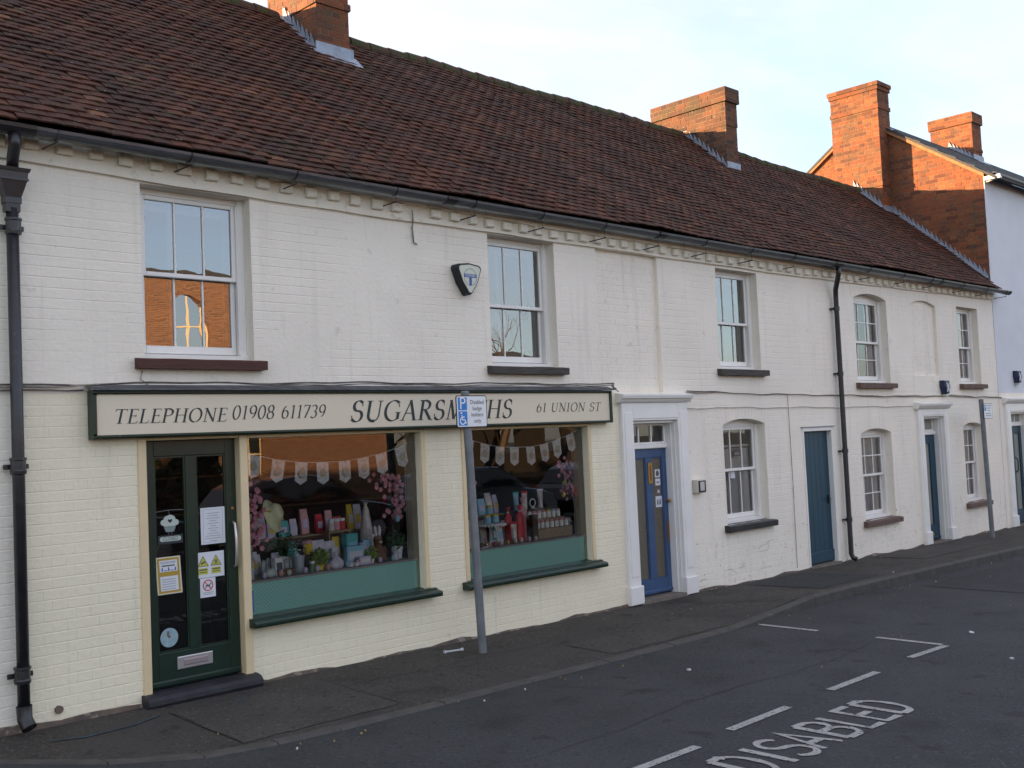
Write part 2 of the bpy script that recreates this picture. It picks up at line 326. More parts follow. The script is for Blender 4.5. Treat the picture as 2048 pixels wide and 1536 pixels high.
def seam(pts,parent,zf_,wid=.007):
    b=MB(); stroke(b,pts,lambda d:wid*random.uniform(.6,1.4),lambda a,c,dz:(a,c,zf_(a,c)+.0065),0); return b.build('seam',SEAM,parent)
# tall narrow road letters, strokes laid flat: u along x, v towards the wall
def arc(cx,cy,rx_,ry_,a0,a1,n=10): return [(cx+rx_*math.cos(R(a0+(a1-a0)*i/n)),cy+ry_*math.sin(R(a0+(a1-a0)*i/n))) for i in range(n+1)]
SANS={'D':[[(0,0),(0,1)],[(0,1),(.35,1)]+arc(.35,.5,.45,.5,90,-90)+[(0,0)]],'I':[[(0,0),(0,1)]],
 'S':[arc(.4,.76,.38,.24,25,270,12)+arc(.4,.26,.4,.26,90,-155,12)[1:]],'A':[[(0,0),(.42,1),(.84,0)],[(.16,.33),(.68,.33)]],
 'B':[[(0,0),(0,1)],[(0,1),(.4,1)]+arc(.42,.76,.32,.24,90,-90)+[(0,.52)],[(.4,.52)]+arc(.44,.26,.36,.26,90,-90)+[(0,0)]],
 'L':[[(0,1),(0,0),(.66,0)]],'E':[[(.7,1),(0,1),(0,0),(.72,0)],[(0,.52),(.6,.52)]]}
def stroke(b,pts,wf,put,dz0,t=.5):
    pts=[Vector(p) for p in pts]; n=len(pts); L=[];Rr=[]
    for i,p in enumerate(pts):
        d1=(pts[min(i+1,n-1)]-pts[max(i-1,0)]).normalized(); nr=Vector((-d1.y,d1.x)); 
        s=1
        if 0<i<n-1:
            a=(pts[i]-pts[i-1]).normalized(); c=a.dot(d1); s=1/max(.55,abs(c))
        h=wf(d1)/2*s
        L.append(p+nr*h); Rr.append(p-nr*h)
    vs=[put(q.x,q.y,dz0) for q in L]+[put(q.x,q.y,dz0) for q in Rr]
    b.add(vs,[(i,i+n,i+n+1,i+1) for i in range(n-1)],t)
seam([(3.60+.01*math.sin(i),-1.30+.1*i) for i in range(11)],pave,ppz); seam([(4.90,-1.30+.1*i) for i in range(11)],pave,ppz); seam([(9.55+.08*i,-.05-.13*i) for i in range(10)],pave,ppz,.009); seam([(4.95+.3*i,-.62+.03*math.sin(i*1.7)) for i in range(14)],pave,ppz,.005)
seam([(3+.4*i,-2.95+.05*math.sin(i*.9)+.02*math.sin(i*2.7)) for i in range(16)],road,rdz,.006); seam([(6.0+.12*i,-1.75-.22*i+.05*math.sin(i*2)) for i in range(9)],road,rdz,.005)
u=5.16; wl={'D':.255,'I':.0,'S':.27,'A':.27,'B':.27,'L':.24,'E':.24}
HX=.245; V0=-4.235; VH=.385
px=5.16
for ch,px in zip('DISABLED',[5.15,5.475,5.58,5.80,6.10,6.38,6.60,6.84]):
    b=MB(); k=0
    for st in SANS[ch]:
        # anisotropic letters: stroke width differs along the two axes
        put=lambda a,c,dz:(px+a*HX,V0+c*VH+.02*(px-5.15)*.5,RD(px+a*HX)+.005+dz)
        pts=[Vector(p) for p in st]
        stroke(b,pts,lambda d:.058/ (abs(d.y)*HX+abs(d.x)*VH),put,k*.0006); k+=1
    b.build('lettering',RDPAINT,road)
# ------------------------------------------------------------ bricks
from mathutils import noise as mnoise
def clip_poly(poly,clip):
    out_=poly
    for i in range(len(clip)):
        a=clip[i]; c=clip[(i+1)%len(clip)]; inp=out_; out_=[]
        if not inp: break
        def side(p): return (c[0]-a[0])*(p[1]-a[1])-(c[1]-a[1])*(p[0]-a[0])
        for j in range(len(inp)):
            p=inp[j]; q=inp[(j+1)%len(inp)]; sp,sq=side(p),side(q)
            if sp>=0: out_.append(p)
            if sp*sq<0:
                t=sp/(sp-sq); out_.append((p[0]+(q[0]-p[0])*t,p[1]+(q[1]-p[1])*t))
    return out_
def subtract(rects,h):
    res=[]
    for (a,b,c,d) in rects:
        x0,x1,z0,z1=h
        if x1<=a or x0>=b or z1<=c or z0>=d: res.append((a,b,c,d)); continue
        if x0>a: res.append((a,x0,c,d))
        if x1<b: res.append((x1,b,c,d))
        a2,b2=max(a,x0),min(b,x1)
        if z0>c: res.append((a2,b2,c,z0))
        if z1<d: res.append((a2,b2,z1,d))
    return [r for r in res if r[1]-r[0]>.02 and r[3]-r[2]>.02]
CAMP=Vector((0,-7.6,1.9))
_bm={}
def brickfield(parent,O,U,N,rect,mat,holes=(),clip=None,proud=.007,bev=.004,jit=.0012,n_single=300,course=.075,joint=.008,skip=None,name='brick',phase=0,stretch=.215,vgap=.010,bu=1.0,patch=0):
    """lay Flemish-bond bricks on a wall face; the largest in view become objects, the rest one joined part"""
    O=Vector(O);U=Vector(U);N=Vector(N);Z=Vector((0,0,1)); u0,u1,v0,v1=rect
    items=[]; rnd=random.Random(int(abs(u0*77+v0*31+O.x*13)*10)); k=0; v=v0
    H=.1025
    while v<v1-.015:
        vt=min(v+course,v1); u=u0-((stretch/2+H/2+vgap)*(1 if (k+phase)%2 else 0)) ; st=True
        while u<u1:
            L=stretch if st else H; st=not st
            a,b=max(u,u0),min(u+L,u1); u+=L+vgap
            if b-a<.02: continue
            rs=[(a+joint*.0,b,v+joint/2,vt-joint/2)]
            for h in holes: rs=subtract(rs,h)
            for r in rs:
                if skip and skip((r[0]+r[1])/2,(r[2]+r[3])/2): continue
                poly=[(r[0],r[2]),(r[1],r[2]),(r[1],r[3]),(r[0],r[3])]; full=True
                if clip:
                    p2=clip_poly(poly,clip)
                    if len(p2)<3: continue
                    ar=abs(sum(p2[i][0]*p2[(i+1)%len(p2)][1]-p2[(i+1)%len(p2)][0]*p2[i][1] for i in range(len(p2))))/2
                    if ar<.0012: continue
                    full=abs(ar-(r[1]-r[0])*(r[3]-r[2]))<1e-6; poly=p2
                cu=(r[0]+r[1])/2; cv=(r[2]+r[3])/2; P=O+U*cu+Z*cv
                d=P-CAMP; sc=abs(d.dot(N))/d.length**3*(r[1]-r[0])*(r[3]-r[2])
                items.append((sc,poly,full,cu,cv,rnd.random(),rnd.uniform(-jit,jit)-patch*max(0,min(1,.5+1.6*mnoise.noise(P*1.1))),rnd.uniform(-.005,.005)))
        v+=course; k+=1
    items.sort(key=lambda i:-i[0])
    def geo(poly,cu,cv,off):
        n=len(poly); pc=[(p[0]-cu,p[1]-cv) for p in poly]
        mx_=sum(p[0] for p in pc)/n; my_=sum(p[1] for p in pc)/n
        def sh(p):
            dx=mx_-p[0]; dy=my_-p[1]
            return (p[0]+bu*(bev if dx>0 else -bev)*min(1,abs(dx)/.02),p[1]+(bev if dy>0 else -bev)*min(1,abs(dy)/.02))
        vs=[U*p[0]+Z*p[1] for p in pc]+[U*p[0]+Z*p[1]+N*(proud-bev*.7+off) for p in pc]+[U*sh(p)[0]+Z*sh(p)[1]+N*(proud+off) for p in pc]
        fs=[tuple(range(2*n,3*n))]+[(i,(i+1)%n,n+(i+1)%n,n+i) for i in range(n)]+[(n+i,n+(i+1)%n,2*n+(i+1)%n,2*n+i) for i in range(n)]
        return vs,fs
    ns=min(n_single,len(items))
    for it in items[:ns]:
        sc,poly,full,cu,cv,t,off,rot=it
        P=O+U*cu+Z*cv; ti=int(t*8)
        if full:
            key=(mat.name,tuple(U),tuple(N),round(poly[1][0]-poly[0][0],3),round(poly[2][1]-poly[1][1],3),ti,proud)
            if key not in _bm:
                vs,fs=geo(poly,cu,cv,0); b=MB(); b.add(vs,fs,ti/7.0); _bm[key]=b.mesh(name,mat)
            o=inst(name,_bm[key],P+N*off,parent); o.rotation_euler=N*rot
        else:
            vs,fs=geo(poly,cu,cv,off); b=MB(); b.add(vs,fs,t); inst(name,b.mesh(name,mat),P,parent)
    if len(items)>ns:
        b=MB()
        for sc,poly,full,cu,cv,t,off,rot in items[ns:]:
            vs,fs=geo(poly,cu,cv,off); P=O+U*cu+Z*cv; b.add([P+q for q in vs],fs,t)
        tag(b.build('brickwork',mat,parent),kind='stuff')

# ------------------------------------------------------------ the terrace
TX0,TX1=-1.5,19.795
terr=thing('terraced_row','long white painted brick terrace with brown clay tile roof and sash windows','terrace',(10,0,-.1))
ZT=3.95
# openings: x0,x1,z0,z1,arch rise
OPEN=dict(u1=(3.62,4.555,2.63,3.955,0),u2=(7.215,8.17,2.63,3.945,0),u3=(11.11,12.035,2.655,3.92,0),u4=(14.615,15.64,2.50,3.77,.075),u5=(18.22,19.09,2.50,3.83,0),
 l3=(11.09,12.035,.72,1.955,.07),l4=(14.585,15.545,.47,1.745,.07),l5=(18.185,18.985,.47,1.77,.06),
 d0=(3.57,4.46,-.3,2.02,0),w1=(4.4602,6.25,.56,2.02,0),w2=(6.80,8.56,.56,2.02,0),d1=(9.29,10.13,-.3,2.06,0),dt=(12.95,13.76,-.3,1.86,0),d2=(16.60,17.36,-.3,1.98,0))
RECESS=dict(r1=(8.84,9.925,2.36,3.95,0),r2=(16.47,17.385,2.62,3.775,.075))
SPLITX,SPLITZ=9.08,2.36
def arch_pts(x0,x1,zs,r,n=10):
    if r<=0: return [(x1,zs),(x0,zs)]
    w=(x1-x0)/2; Rr=(w*w+r*r)/(2*r); c=(x0+x1)/2; zc=zs+r-Rr; a=math.asin(w/Rr)
    return [(c+Rr*math.sin(a-2*a*i/n),zc+Rr*math.cos(a-2*a*i/n)) for i in range(n+1)]
def skin(b,x0,x1,z0,z1,y,ops,flip=False):
    X=sorted({x0,x1,*[v for o in ops for v in o[:2] if x0<v<x1]}); Zs=sorted({z0,z1,*[v for o in ops for v in (o[2],o[3]+o[4]) if z0<v<z1]})
    for a,c in zip(X,X[1:]):
        for d,e in zip(Zs,Zs[1:]):
            mx_,mz=(a+c)/2,(d+e)/2
            if any(o[0]<mx_<o[1] and o[2]<mz<o[3]+o[4] for o in ops): continue
            b.add([(a,y,d),(c,y,d),(c,y,e),(a,y,e)],[(3,2,1,0) if flip else (0,1,2,3)])
    for o in ops:
        if o[4]>0 and x0<=o[0] and o[1]<=x1 and z0<o[3]<z1:
            p=arch_pts(o[0],o[1],o[3],o[4]); zt=o[3]+o[4]
            for (a,za),(c,zc) in zip(p,p[1:]): b.add([(c,y,zc),(a,y,za),(a,y,zt),(c,y,zt)],[(0,1,2,3)])
def reveal(b,o,ya,yb,bottom=True):
    x0,x1,z0,z1,r=o
    b.add([(x0,ya,z0),(x0,yb,z0),(x0,yb,z1),(x0,ya,z1)],[(0,1,2,3)]); b.add([(x1,ya,z0),(x1,yb,z0),(x1,yb,z1),(x1,ya,z1)],[(3,2,1,0)])
    if bottom: b.add([(x0,ya,z0),(x1,ya,z0),(x1,yb,z0),(x0,yb,z0)],[(0,1,2,3)])
    p=arch_pts(x0,x1,z1,r)
    for (a,za),(c,zc) in zip(p,p[1:]): b.add([(a,ya,za),(c,ya,zc),(c,yb,zc),(a,yb,za)],[(0,1,2,3)])
YS=.004                                                    # mortar skin; brick faces stand proud of it
allo=list(OPEN.values()); rec=list(RECESS.values())
whiteb=MB(); creamb=MB(); peelb=MB()
skin(creamb,2.68,SPLITX,-.35,SPLITZ,YS,allo)
skin(whiteb,TX0,2.68,-.35,SPLITZ,YS,allo); skin(whiteb,TX0,TX1,SPLITZ,4.25,YS,allo+rec)
skin(peelb,SPLITX,TX1,-.35,.62,YS,allo); skin(whiteb,SPLITX,TX1,.62,SPLITZ,YS,allo)
for k,o in OPEN.items(): reveal(creamb if k in('d0','w1','w2') else whiteb,o,YS,.22)
for o in rec:
    reveal(whiteb,o,YS,.05)
    skin(whiteb,o[0],o[1],o[2],o[3],.05,[]); p=arch_pts(o[0],o[1],o[3],o[4])
    for (a,za),(c,zc) in zip(p,p[1:]): whiteb.add([(c,.05,o[3]),(a,.05,o[3]),(a,.05,za),(c,.05,zc)],[(0,1,2,3)])
# inner leaf, party wall ends and rear wall close the shell
skin(whiteb,TX0,TX1,-.35,4.25,.24,allo,True)
whiteb.box(TX0,TX1-.01,5.0,5.25,-.35,4.2); whiteb.box(TX0,TX0+.2,.25,5.0,-.35,4.2)
wall_w=whiteb.build('wall',WHITE,terr); wall_c=creamb.build('shopfront_wall',CREAM,terr); wall_p=peelb.build('wall_base',PEEL,terr)
tag(wall_c,'cream painted brickwork of the shop front'); tag(wall_p,'peeling white paint along the wall foot')
holes=[(o[0],o[1],o[2],o[3]+o[4]) for o in allo+rec]
def ringskip(x,z):
    for o in allo+rec:
        if o[4]>0 and o[0]-.05<x<o[1]+.05 and o[3]-.02<z<o[3]+o[4]+.19: return True
    return False
brickfield(wall_c,(0,YS,0),(1,0,0),(0,-1,0),(2.68,SPLITX,-.2,SPLITZ),CREAM,holes,proud=.0034,bev=.0022,jit=.0003,joint=.007,vgap=.0004,bu=.18,patch=.0018,stretch=.2246)
brickfield(wall_w,(0,YS,0),(1,0,0),(0,-1,0),(.6,2.68,-.2,ZT),WHITE,holes,proud=.0024,bev=.003,jit=.0004,joint=.006,vgap=.0,bu=.04,patch=.0018,stretch=.225,n_single=0)
brickfield(wall_w,(0,YS,0),(1,0,0),(0,-1,0),(2.68,TX1,SPLITZ,3.985),WHITE,holes,proud=.0026,bev=.0026,jit=.0005,joint=.006,vgap=.0,bu=.04,patch=.0024,stretch=.225,skip=ringskip)
brickfield(wall_w,(0,YS,0),(1,0,0),(0,-1,0),(SPLITX,TX1,.62,SPLITZ),WHITE,holes,proud=.0026,bev=.0026,jit=.0005,joint=.006,vgap=.0,bu=.04,patch=.0024,stretch=.225,skip=ringskip,n_single=0)
brickfield(wall_p,(0,YS,0),(1,0,0),(0,-1,0),(SPLITX,TX1,-.28,.62),PEEL,holes,proud=.0032,bev=.0026,jit=.0008,joint=.006,vgap=.0006,bu=.25,patch=.0018,stretch=.2244,n_single=300)
for o in rec: brickfield(wall_w,(0,.05,0),(1,0,0),(0,-1,0),(o[0]+.01,o[1]-.01,o[2]+.01,o[3]),WHITE,(),proud=.002,bev=.003,joint=.005,vgap=.0025,stretch=.222,n_single=0)
for o in allo+rec:                                         # gauged arches over the openings
    if o[4]<=0: continue
    x0,x1,zs,r=o[0]-.06,o[1]+.06,o[3],o[4]; wd=(x1-x0)/2; Rr=(wd*wd+r*r)/(2*r); c=(x0+x1)/2; zc=zs+r-Rr; am=math.asin(wd/Rr); n=15
    r0_=Rr+.0; 
    for i in range(n):
        a0=-am+2*am*(i+.015)/n; a1=-am+2*am*(i+.985)/n
        pi=[(c+r0_*math.sin(a0),zc+r0_*math.cos(a0)),(c+r0_*math.sin(a1),zc+r0_*math.cos(a1)),(c+(r0_+.19)*math.sin(a1),zc+(r0_+.19)*math.cos(a1)),(c+(r0_+.19)*math.sin(a0),zc+(r0_+.19)*math.cos(a0))]
        b=MB(); b.prism(pi,1,.0010+random.uniform(-.0006,.0006),.005); b.build('arch_brick',WHITE,wall_w)
CRK=M('crack_in_paint',(.26,.18,.13),(.55,.48,.40),40,.9)
for pts in ([(11.55,.37),(11.68,.385),(11.74,.37),(11.82,.40),(11.90,.405),(11.97,.44),(12.08,.45)],[(11.97,.44),(11.96,.40),(11.99,.36),(11.93,.335),(11.90,.30)],[(11.72,.33),(11.86,.325),(11.93,.335)],[(10.95,.16),(11.02,.185),(11.12,.18),(11.18,.14),(11.24,.11)],[(10.44,.11),(10.52,.125),(10.60,.12)],[(11.28,.17),(11.38,.185)],[(10.40,.06),(10.46,.045),(10.62,.05)],[(11.05,.14),(11.06,.09)],[(12.3,.31),(12.42,.325)],[(11.72,.09),(11.86,.12),(12.0,.115)],[(16.32,.60),(16.335,.30),(16.31,.22)],[(16.30,.20),(16.36,.19)],[(15.1,.22),(15.18,.235)],[(14.3,.86),(14.4,.87)],[(19.6,.14),(19.7,.155)]):
    b=MB(); put=lambda a,c,dz:(a,.0006-dz,c); stroke(b,pts,lambda d:random.uniform(.002,.0065),put,0); b.build('crack',CRK,wall_w if pts[0][1]>.55 else wall_p)
# dark plinth where the wall meets the footway, one run between each pair of doorways
hpl=lambda q:.012+.012*math.sin(q*3.1)+.012*math.sin(q*7.7+1)+(.02 if q<4.5 else 0)
cuts=[TX0,3.545,4.46,9.09,10.33,12.93,13.78,16.40,17.54,TX1]
for xa,xe in zip(cuts[0::2],cuts[1::2]):
    b=MB(); n=max(2,int((xe-xa)/.12)); vs=[]
    for i in range(n+1):
        q=xa+(xe-xa)*i/n; h=hpl(q)+random.uniform(-.006,.006); vs+=[(q,-.016,G(q)-.05),(q,-.010,G(q)+h),(q,.01,G(q)+h+.006)]
    b.add(vs,[f_ for i in range(n) for f_ in ((3*i,3*i+3,3*i+4,3*i+1),(3*i+1,3*i+4,3*i+5,3*i+2))]); b.build('plinth',SOOT,terr)
# ------------------------------------------------------------ cornice with dentils
def zf(x): return 3.985-.035*min(1,max(0,(x-2.8)/2))+ .075*max(0,min(1,(x-13)/6.5))**1.0
def zd(x): return 4.10-.017*max(0,min(5,x-3))+.05*max(0,min(1,(x-13)/6.5))
cb=MB(); x=TX0
while x<TX1-.01:
    x2=min(x+.3,TX1); 
    for xa,xb in ((x,x2),):
        wv=lambda q:.004*math.sin(q*2.9)+.003*math.sin(q*6.1)
        A=[(q,yy,zz) for q in (xa,xb) for yy,zz in ((.004,zf(q)+wv(q)),(-.028,zf(q)+wv(q)+.004),(-.030,zd(q)+.055),(-.062,zd(q)+.062+wv(q)),(-.064,4.19),(.01,4.19))]
        cb.add(A,[(i,i+6,i+7,i+1) for i in range(5)])
    x=x2
corn=cb.build('cornice',ARCHM,terr)
den=MB(); den.bbox(-.056,.056,-.038,0,-.042,.042,.009); dm=den.mesh('dentil',ARCHM)
x=2.80-.232*7; i=0
while x<19.7:
    if not(7.0<x<7.20 or abs(x-6.25)<.10):
        o=inst('dentil',dm,(x+random.uniform(-.012,.012),-.030,zd(x)+.012+random.uniform(-.006,.006)),corn); o.rotation_euler=(0,random.uniform(-.05,.05),0); o.scale=(random.uniform(.88,1.08),1,random.uniform(.9,1.08))
    x+=.232
# ------------------------------------------------------------ tiled roof
SL=.9; PH=math.atan(SL); EY,EZ=-.20,4.205
def ridge_y(x):
    pts=[(-3,2.85),(5.5,2.76),(6.9,2.72),(7.5,2.60),(10.5,2.66),(14.4,2.57),(15.6,2.40),(19.8,2.28)]
    for (a,b_),(c,d) in zip(pts,pts[1:]):
        if a<=x<=c: return b_+(d-b_)*(x-a)/(c-a)
    return pts[0][1] if x<0 else pts[-1][1]
def rwave(x,s): return .012*math.sin(x*.9+s*.5)+.010*math.sin(x*2.1-s*1.3)+.006*math.sin(x*4.7+s*2.9)
sd=Vector((0,math.cos(PH),math.sin(PH))); nn=Vector((0,-math.sin(PH),math.cos(PH))); E0=Vector((0,EY,EZ))
CH=[(6.74,7.18,2.11,3.1),(14.22,14.54,1.79,3.2)]
b=MB(); xs=[TX0+ (TX1-TX0)*i/40 for i in range(41)]
for a,c in zip(xs,xs[1:]):                                 # boarding under the tiles and the rear slope
    P=[]
    for x in (a,c):
        yr=ridge_y(x); zr=EZ+SL*(yr-EY); P.append([(x,EY+.06,EZ+.01),(x,yr,zr-.03),(x,yr+2.6,zr-2.34-.03)])
    b.add([P[0][0],P[1][0],P[1][1],P[0][1]],[(0,1,2,3)]); b.add([P[0][1],P[1][1],P[1][2],P[0][2]],[(0,1,2,3)])
    b.add([(a,EY+.06,EZ+.012),(c,EY+.06,EZ+.012),(c,.2,EZ-.06),(a,.2,EZ-.06)],[(3,2,1,0)])
roof=b.build('roof',SLATE,terr)
TWID=.163; TL=.185; GA=.093; TH=.014
def tile_geo():
    x0=TWID/2-.0015; cam_=.004
    vs=[]
    for s_,lift in ((0,.031),(TL,.006)):
        for x in (-x0,0,x0): vs.append(Vector((x,0,0))+sd*s_+nn*(lift+(cam_ if x==0 else 0)))
    for x in (-x0,0,x0): vs.append(Vector((x,0,0))+nn*(.031-TH+(cam_ if x==0 else 0)))
    return vs,[(0,1,4,3),(1,2,5,4),(6,7,1,0),(7,8,2,1),(0,3,6),(2,8,5)]
tvs,tfs=tile_geo(); tiles=[]; rnd=random.Random(3)
j=0
while j*GA<4.2:
    s_=j*GA; x=TX0+(TWID/2 if j%2 else 0)
    while x<TX1-.06:
        P=E0+sd*s_
        if P.y+.05<ridge_y(x) and not any(a-.03<x<c+.03 and P.y>d-.03 for a,c,d,e in CH):
            q=Vector((x+rnd.uniform(-.004,.004),P.y,P.z))+nn*(rwave(x,s_)+rnd.uniform(-.002,.004)+(.004 if rnd.random()<.06 else 0))+sd*(rnd.uniform(-.006,.006)+.008*math.sin(x*1.3+j))
            d=q-CAMP; px_=d.dot(rx)/d.dot(fw)*F_PX+1024; py_=768-d.dot(ux)/d.dot(fw)*F_PX
            vis=d.dot(fw)>0 and -20<px_<2068 and -20<py_<1550
            t=rnd.random(); t=t if rnd.random()<.12 else .12+.6*t
            tiles.append(((abs(d.dot(nn))/d.length**3) if vis else 0,q,t,rnd.uniform(-.022,.022),rnd.uniform(-.02,.02)))
        x+=TWID
    j+=1
tiles.sort(key=lambda t:-t[0])
tm=[]
for i in range(9):
    b=MB(); b.add(tvs,tfs,i/8); tm.append(b.mesh('roof_tile',TILE))
for sc,q,t,ry,rz in tiles[:300]:
    o=inst('roof_tile',tm[min(8,int(t*9))],q,roof); o.rotation_euler=(0,ry,rz)
b=MB()
for sc,q,t,ry,rz in tiles[300:]:
    mt=Matrix.Rotation(rz,3,'Z')@Matrix.Rotation(ry,3,'Y'); b.add([q+mt@v for v in tvs],tfs,t)
tag(b.build('tiling',TILE,roof),kind='stuff')
x=TX0
while x<TX1-.05:                                           # half-round ridge tiles
    L=.30; xm=x+L/2
    if not any(a-.1<xm<c+.1 for a,c,d,e in CH) and x+L<TX1+.1:
        yr=ridge_y(xm); zr=EZ+SL*(yr-EY)+rwave(xm,3.7); yr2=ridge_y(x+L)
        b=MB(); n=8; vs=[]
        for k_,(xx,rr) in enumerate(((x,.118),(min(x+L+.012,TX1),.105))):
            yy=ridge_y(xx); zz=EZ+SL*(yy-EY)+rwave(xx,3.7)
            for i in range(n+1):
                a=math.pi*(-.12+1.24*i/n); vs.append((xx,yy-rr*math.cos(a)*.92,zz-.045+rr*math.sin(a)+random.uniform(-.005,.006)))
        b.add(vs,[(i,i+1,n+2+i,n+1+i) for i in range(n)]+[tuple(range(n+1))[::-1]]); b.build('ridge_tile',RIDGE,roof)
    x+=L
# ------------------------------------------------------------ gutter and downpipes
gut=MB(); gy,gz,gr=-.205,4.165,.058
def hr(xa,xb,r,dz=0):
    n=8; vs=[]
    for xx in (xa,xb):
        for rr in (r,r-.006):
            for i in range(n+1):
                a=math.pi+math.pi*i/n; vs.append((xx,gy+rr*math.cos(a),gz+dz+rr*math.sin(a)+.012))
    m_=n+1
    gut.add(vs,[(i,2*m_+i,2*m_+i+1,i+1) for i in range(n)]+[(m_+i+1,3*m_+i+1,3*m_+i,m_+i) for i in range(n)]+[(0,m_,3*m_,2*m_),(n,2*m_+n,3*m_+n,m_+n)]+[(i,i+1,m_+i+1,m_+i) for i in range(n)]+[(2*m_+i,3*m_+i,3*m_+i+1,2*m_+i+1) for i in range(n)])
x=TX0
while x<20.05:
    x2=min(x+.5,20.08); dz=-.012*math.sin(x*.35); hr(x,x2,gr,.0); x=x2
gutter=gut.build('gutter',GUT,terr,smooth=False)
for xx,wd in ((2.62,.30),(6.55,.12),(9.75,.12),(13.80,.20),(17.2,.10),(20.03,.05)):
    gut=MB(); hr(xx-wd/2,xx+wd/2,gr+.009); gut.build('gutter_joint',BLACK if wd<.4 else BLACK,gutter)
for xx in (2.92,3.92,4.86,5.90,6.85,7.78,8.75,9.68,10.6,11.6,12.6,14.7,15.8,16.8,18.0,19.0,19.85):
    b=MB(); n=7
    b.tube([(xx,gy+(gr+.004)*math.cos(math.pi+math.pi*i/n),gz+.012+(gr+.004)*math.sin(math.pi+math.pi*i/n)) for i in range(n+1)],.005,5)
    b.tube([(xx,gy-.02,gz-.04),(xx+.004,gy-.015,zd(xx)+.005)],.0028,5); b.tube([(xx-.035,.0,zd(xx)-.012),(xx+.012,gy-.03,zd(xx)+.008)],.0065,5)
    b.build('gutter_bracket',BLACK if xx>3 else GUT,gutter)
dp=sub('downpipe',terr,(2.665,-.09,G(2.66))); tag(dp,'black cast iron downpipe with square hopper head')
b=MB(); b.tube([(2.64,-.205,4.12),(2.645,-.20,4.05),(2.655,-.13,3.97),(2.66,-.10,3.90)],.040,12); b.build('offset_pipe',BLACK,dp,smooth=True)
b=MB()                                                     # hopper
for za,zb,wa,wb in ((3.875,3.90,.100,.108),(3.83,3.875,.088,.092),(3.815,3.83,.094,.094),(3.70,3.815,.052,.086),(3.66,3.70,.055,.055),(3.60,3.66,.046,.048)):
    A=[(2.655+sx*w_,-.085+sy*w_*.75,z) for z,w_ in ((za,wa),(zb,wb)) for sx,sy in ((-1,-1),(1,-1),(1,1),(-1,1))]
    b.add(A,[(0,1,5,4),(1,2,6,5),(2,3,7,6),(3,0,4,7),(4,5,6,7),(3,2,1,0)])
b.build('hopper_head',BLACK,dp)
b=MB(); b.tube([(2.658,-.085,3.63),(2.665,-.085,2.0),(2.67,-.085,G(2.7)+.13)],.041,14); b.build('pipe',BLACK,dp,smooth=True)
for zz in (3.50,1.86,.46):
    b=MB(); b.lathe([(.041,-.055),(.052,-.05),(.055,-.03),(.05,-.02),(.05,.04),(.056,.045),(.056,.06),(.041,.062)],(2.664,-.085,zz),14)
    b.box(2.582,2.746,-.05,-.035,zz-.017,zz+.017); b.tube([(2.594,-.055,zz),(2.594,-.03,zz)],.013,6); b.tube([(2.734,-.055,zz),(2.734,-.03,zz)],.013,6)
    b.build('collar',BLACK,dp)
b=MB(); b.tube([(2.67,-.085,G(2.7)+.19),(2.672,-.09,G(2.7)+.10),(2.685,-.135,G(2.7)+.045)],[.052,.050,.050],14,cap=False); b.tube([(2.67,-.085,G(2.7)+.15),(2.672,-.09,G(2.7)+.095),(2.685,-.135,G(2.7)+.05)],[.04]*3,12); b.build('shoe',BLACK,dp,smooth=True)
dp2=sub('downpipe',terr,(13.95,-.07,G(13.9))); tag(dp2,'slim black downpipe beside the plain teal door')
b=MB(); g2=G(13.9); b.tube([(13.83,-.205,4.12),(13.835,-.205,4.03),(13.87,-.16,3.94),(13.94,-.085,3.82),(13.965,-.07,3.72),(13.965,-.07,2.0),(13.965,-.07,g2+.11),(13.975,-.09,g2+.06),(13.99,-.14,g2+.035)],.036,12); b.build('pipe',BLACK,dp2,smooth=True)
for zz in (3.55,2.62,1.52,.55):
    b=MB(); b.lathe([(.036,-.03),(.043,-.03),(.043,.03),(.036,.03)],(13.965,-.07,zz),12); b.box(13.885,13.965,-.05,-.004,zz-.012,zz+.012); b.build('pipe_clip',BLACK,dp2)
# ------------------------------------------------------------ chimneys
def chimney(parent,x0,x1,y0,y1,zb,zt,mat,bands,name='chimney',label=None,nl=300,zfront=None):
    """brick stack: bands = [(z0,z1,outset)]"""
    c=sub(name,parent,((x0+x1)/2,y0,zb)); 
    if label: tag(c,label)
    core=MB()
    for z0,z1,o in bands: core.box(x0-o+.003,x1+o-.003,y0-o+.003,y1+o-.003,z0,z1)
    core.box(x0+.05,x1-.05,y0+.05,y1-.05,zt-.02,zt+.03)
    core.build('stack_core',MORTAR,c)
    for i,(z0,z1,o) in enumerate(bands):
        n=lambda: nl
        brickfield(c,(x0-o+.006,0,0),(0,-1,0),(-1,0,0),(-(y1+o),-(y0-o),z0,z1),mat,proud=.0062,bev=.0018,jit=.0022,joint=.0065,vgap=.0075,n_single=nl,phase=i)
        brickfield(c,(0,y0-o+.006,0),(1,0,0),(0,-1,0),(x0-o,x1+o,z0,z1),mat,proud=.0062,bev=.0018,jit=.0022,joint=.0065,vgap=.0075,n_single=nl,phase=i+1)
        brickfield(c,(x1+o-.006,0,0),(0,1,0),(1,0,0),(y0-o,y1+o,z0,z1),mat,proud=.0062,bev=.0018,jit=.0022,joint=.0065,vgap=.0075,n_single=0,phase=i)
        brickfield(c,(0,y1+o-.006,0),(-1,0,0),(0,1,0),(-(x1+o),-(x0-o),z0,z1),mat,proud=.0062,bev=.0018,jit=.0022,joint=.0065,vgap=.0075,n_single=0,phase=i+1)
        if o>0: core2=MB(); core2.box(x0-o+.004,x1+o-.004,y0-o+.004,y1+o-.004,z1-.001,z1+.006); core2.build('flaunching',mat,c)
    return c
def roofz(y): return EZ+SL*(y-EY)
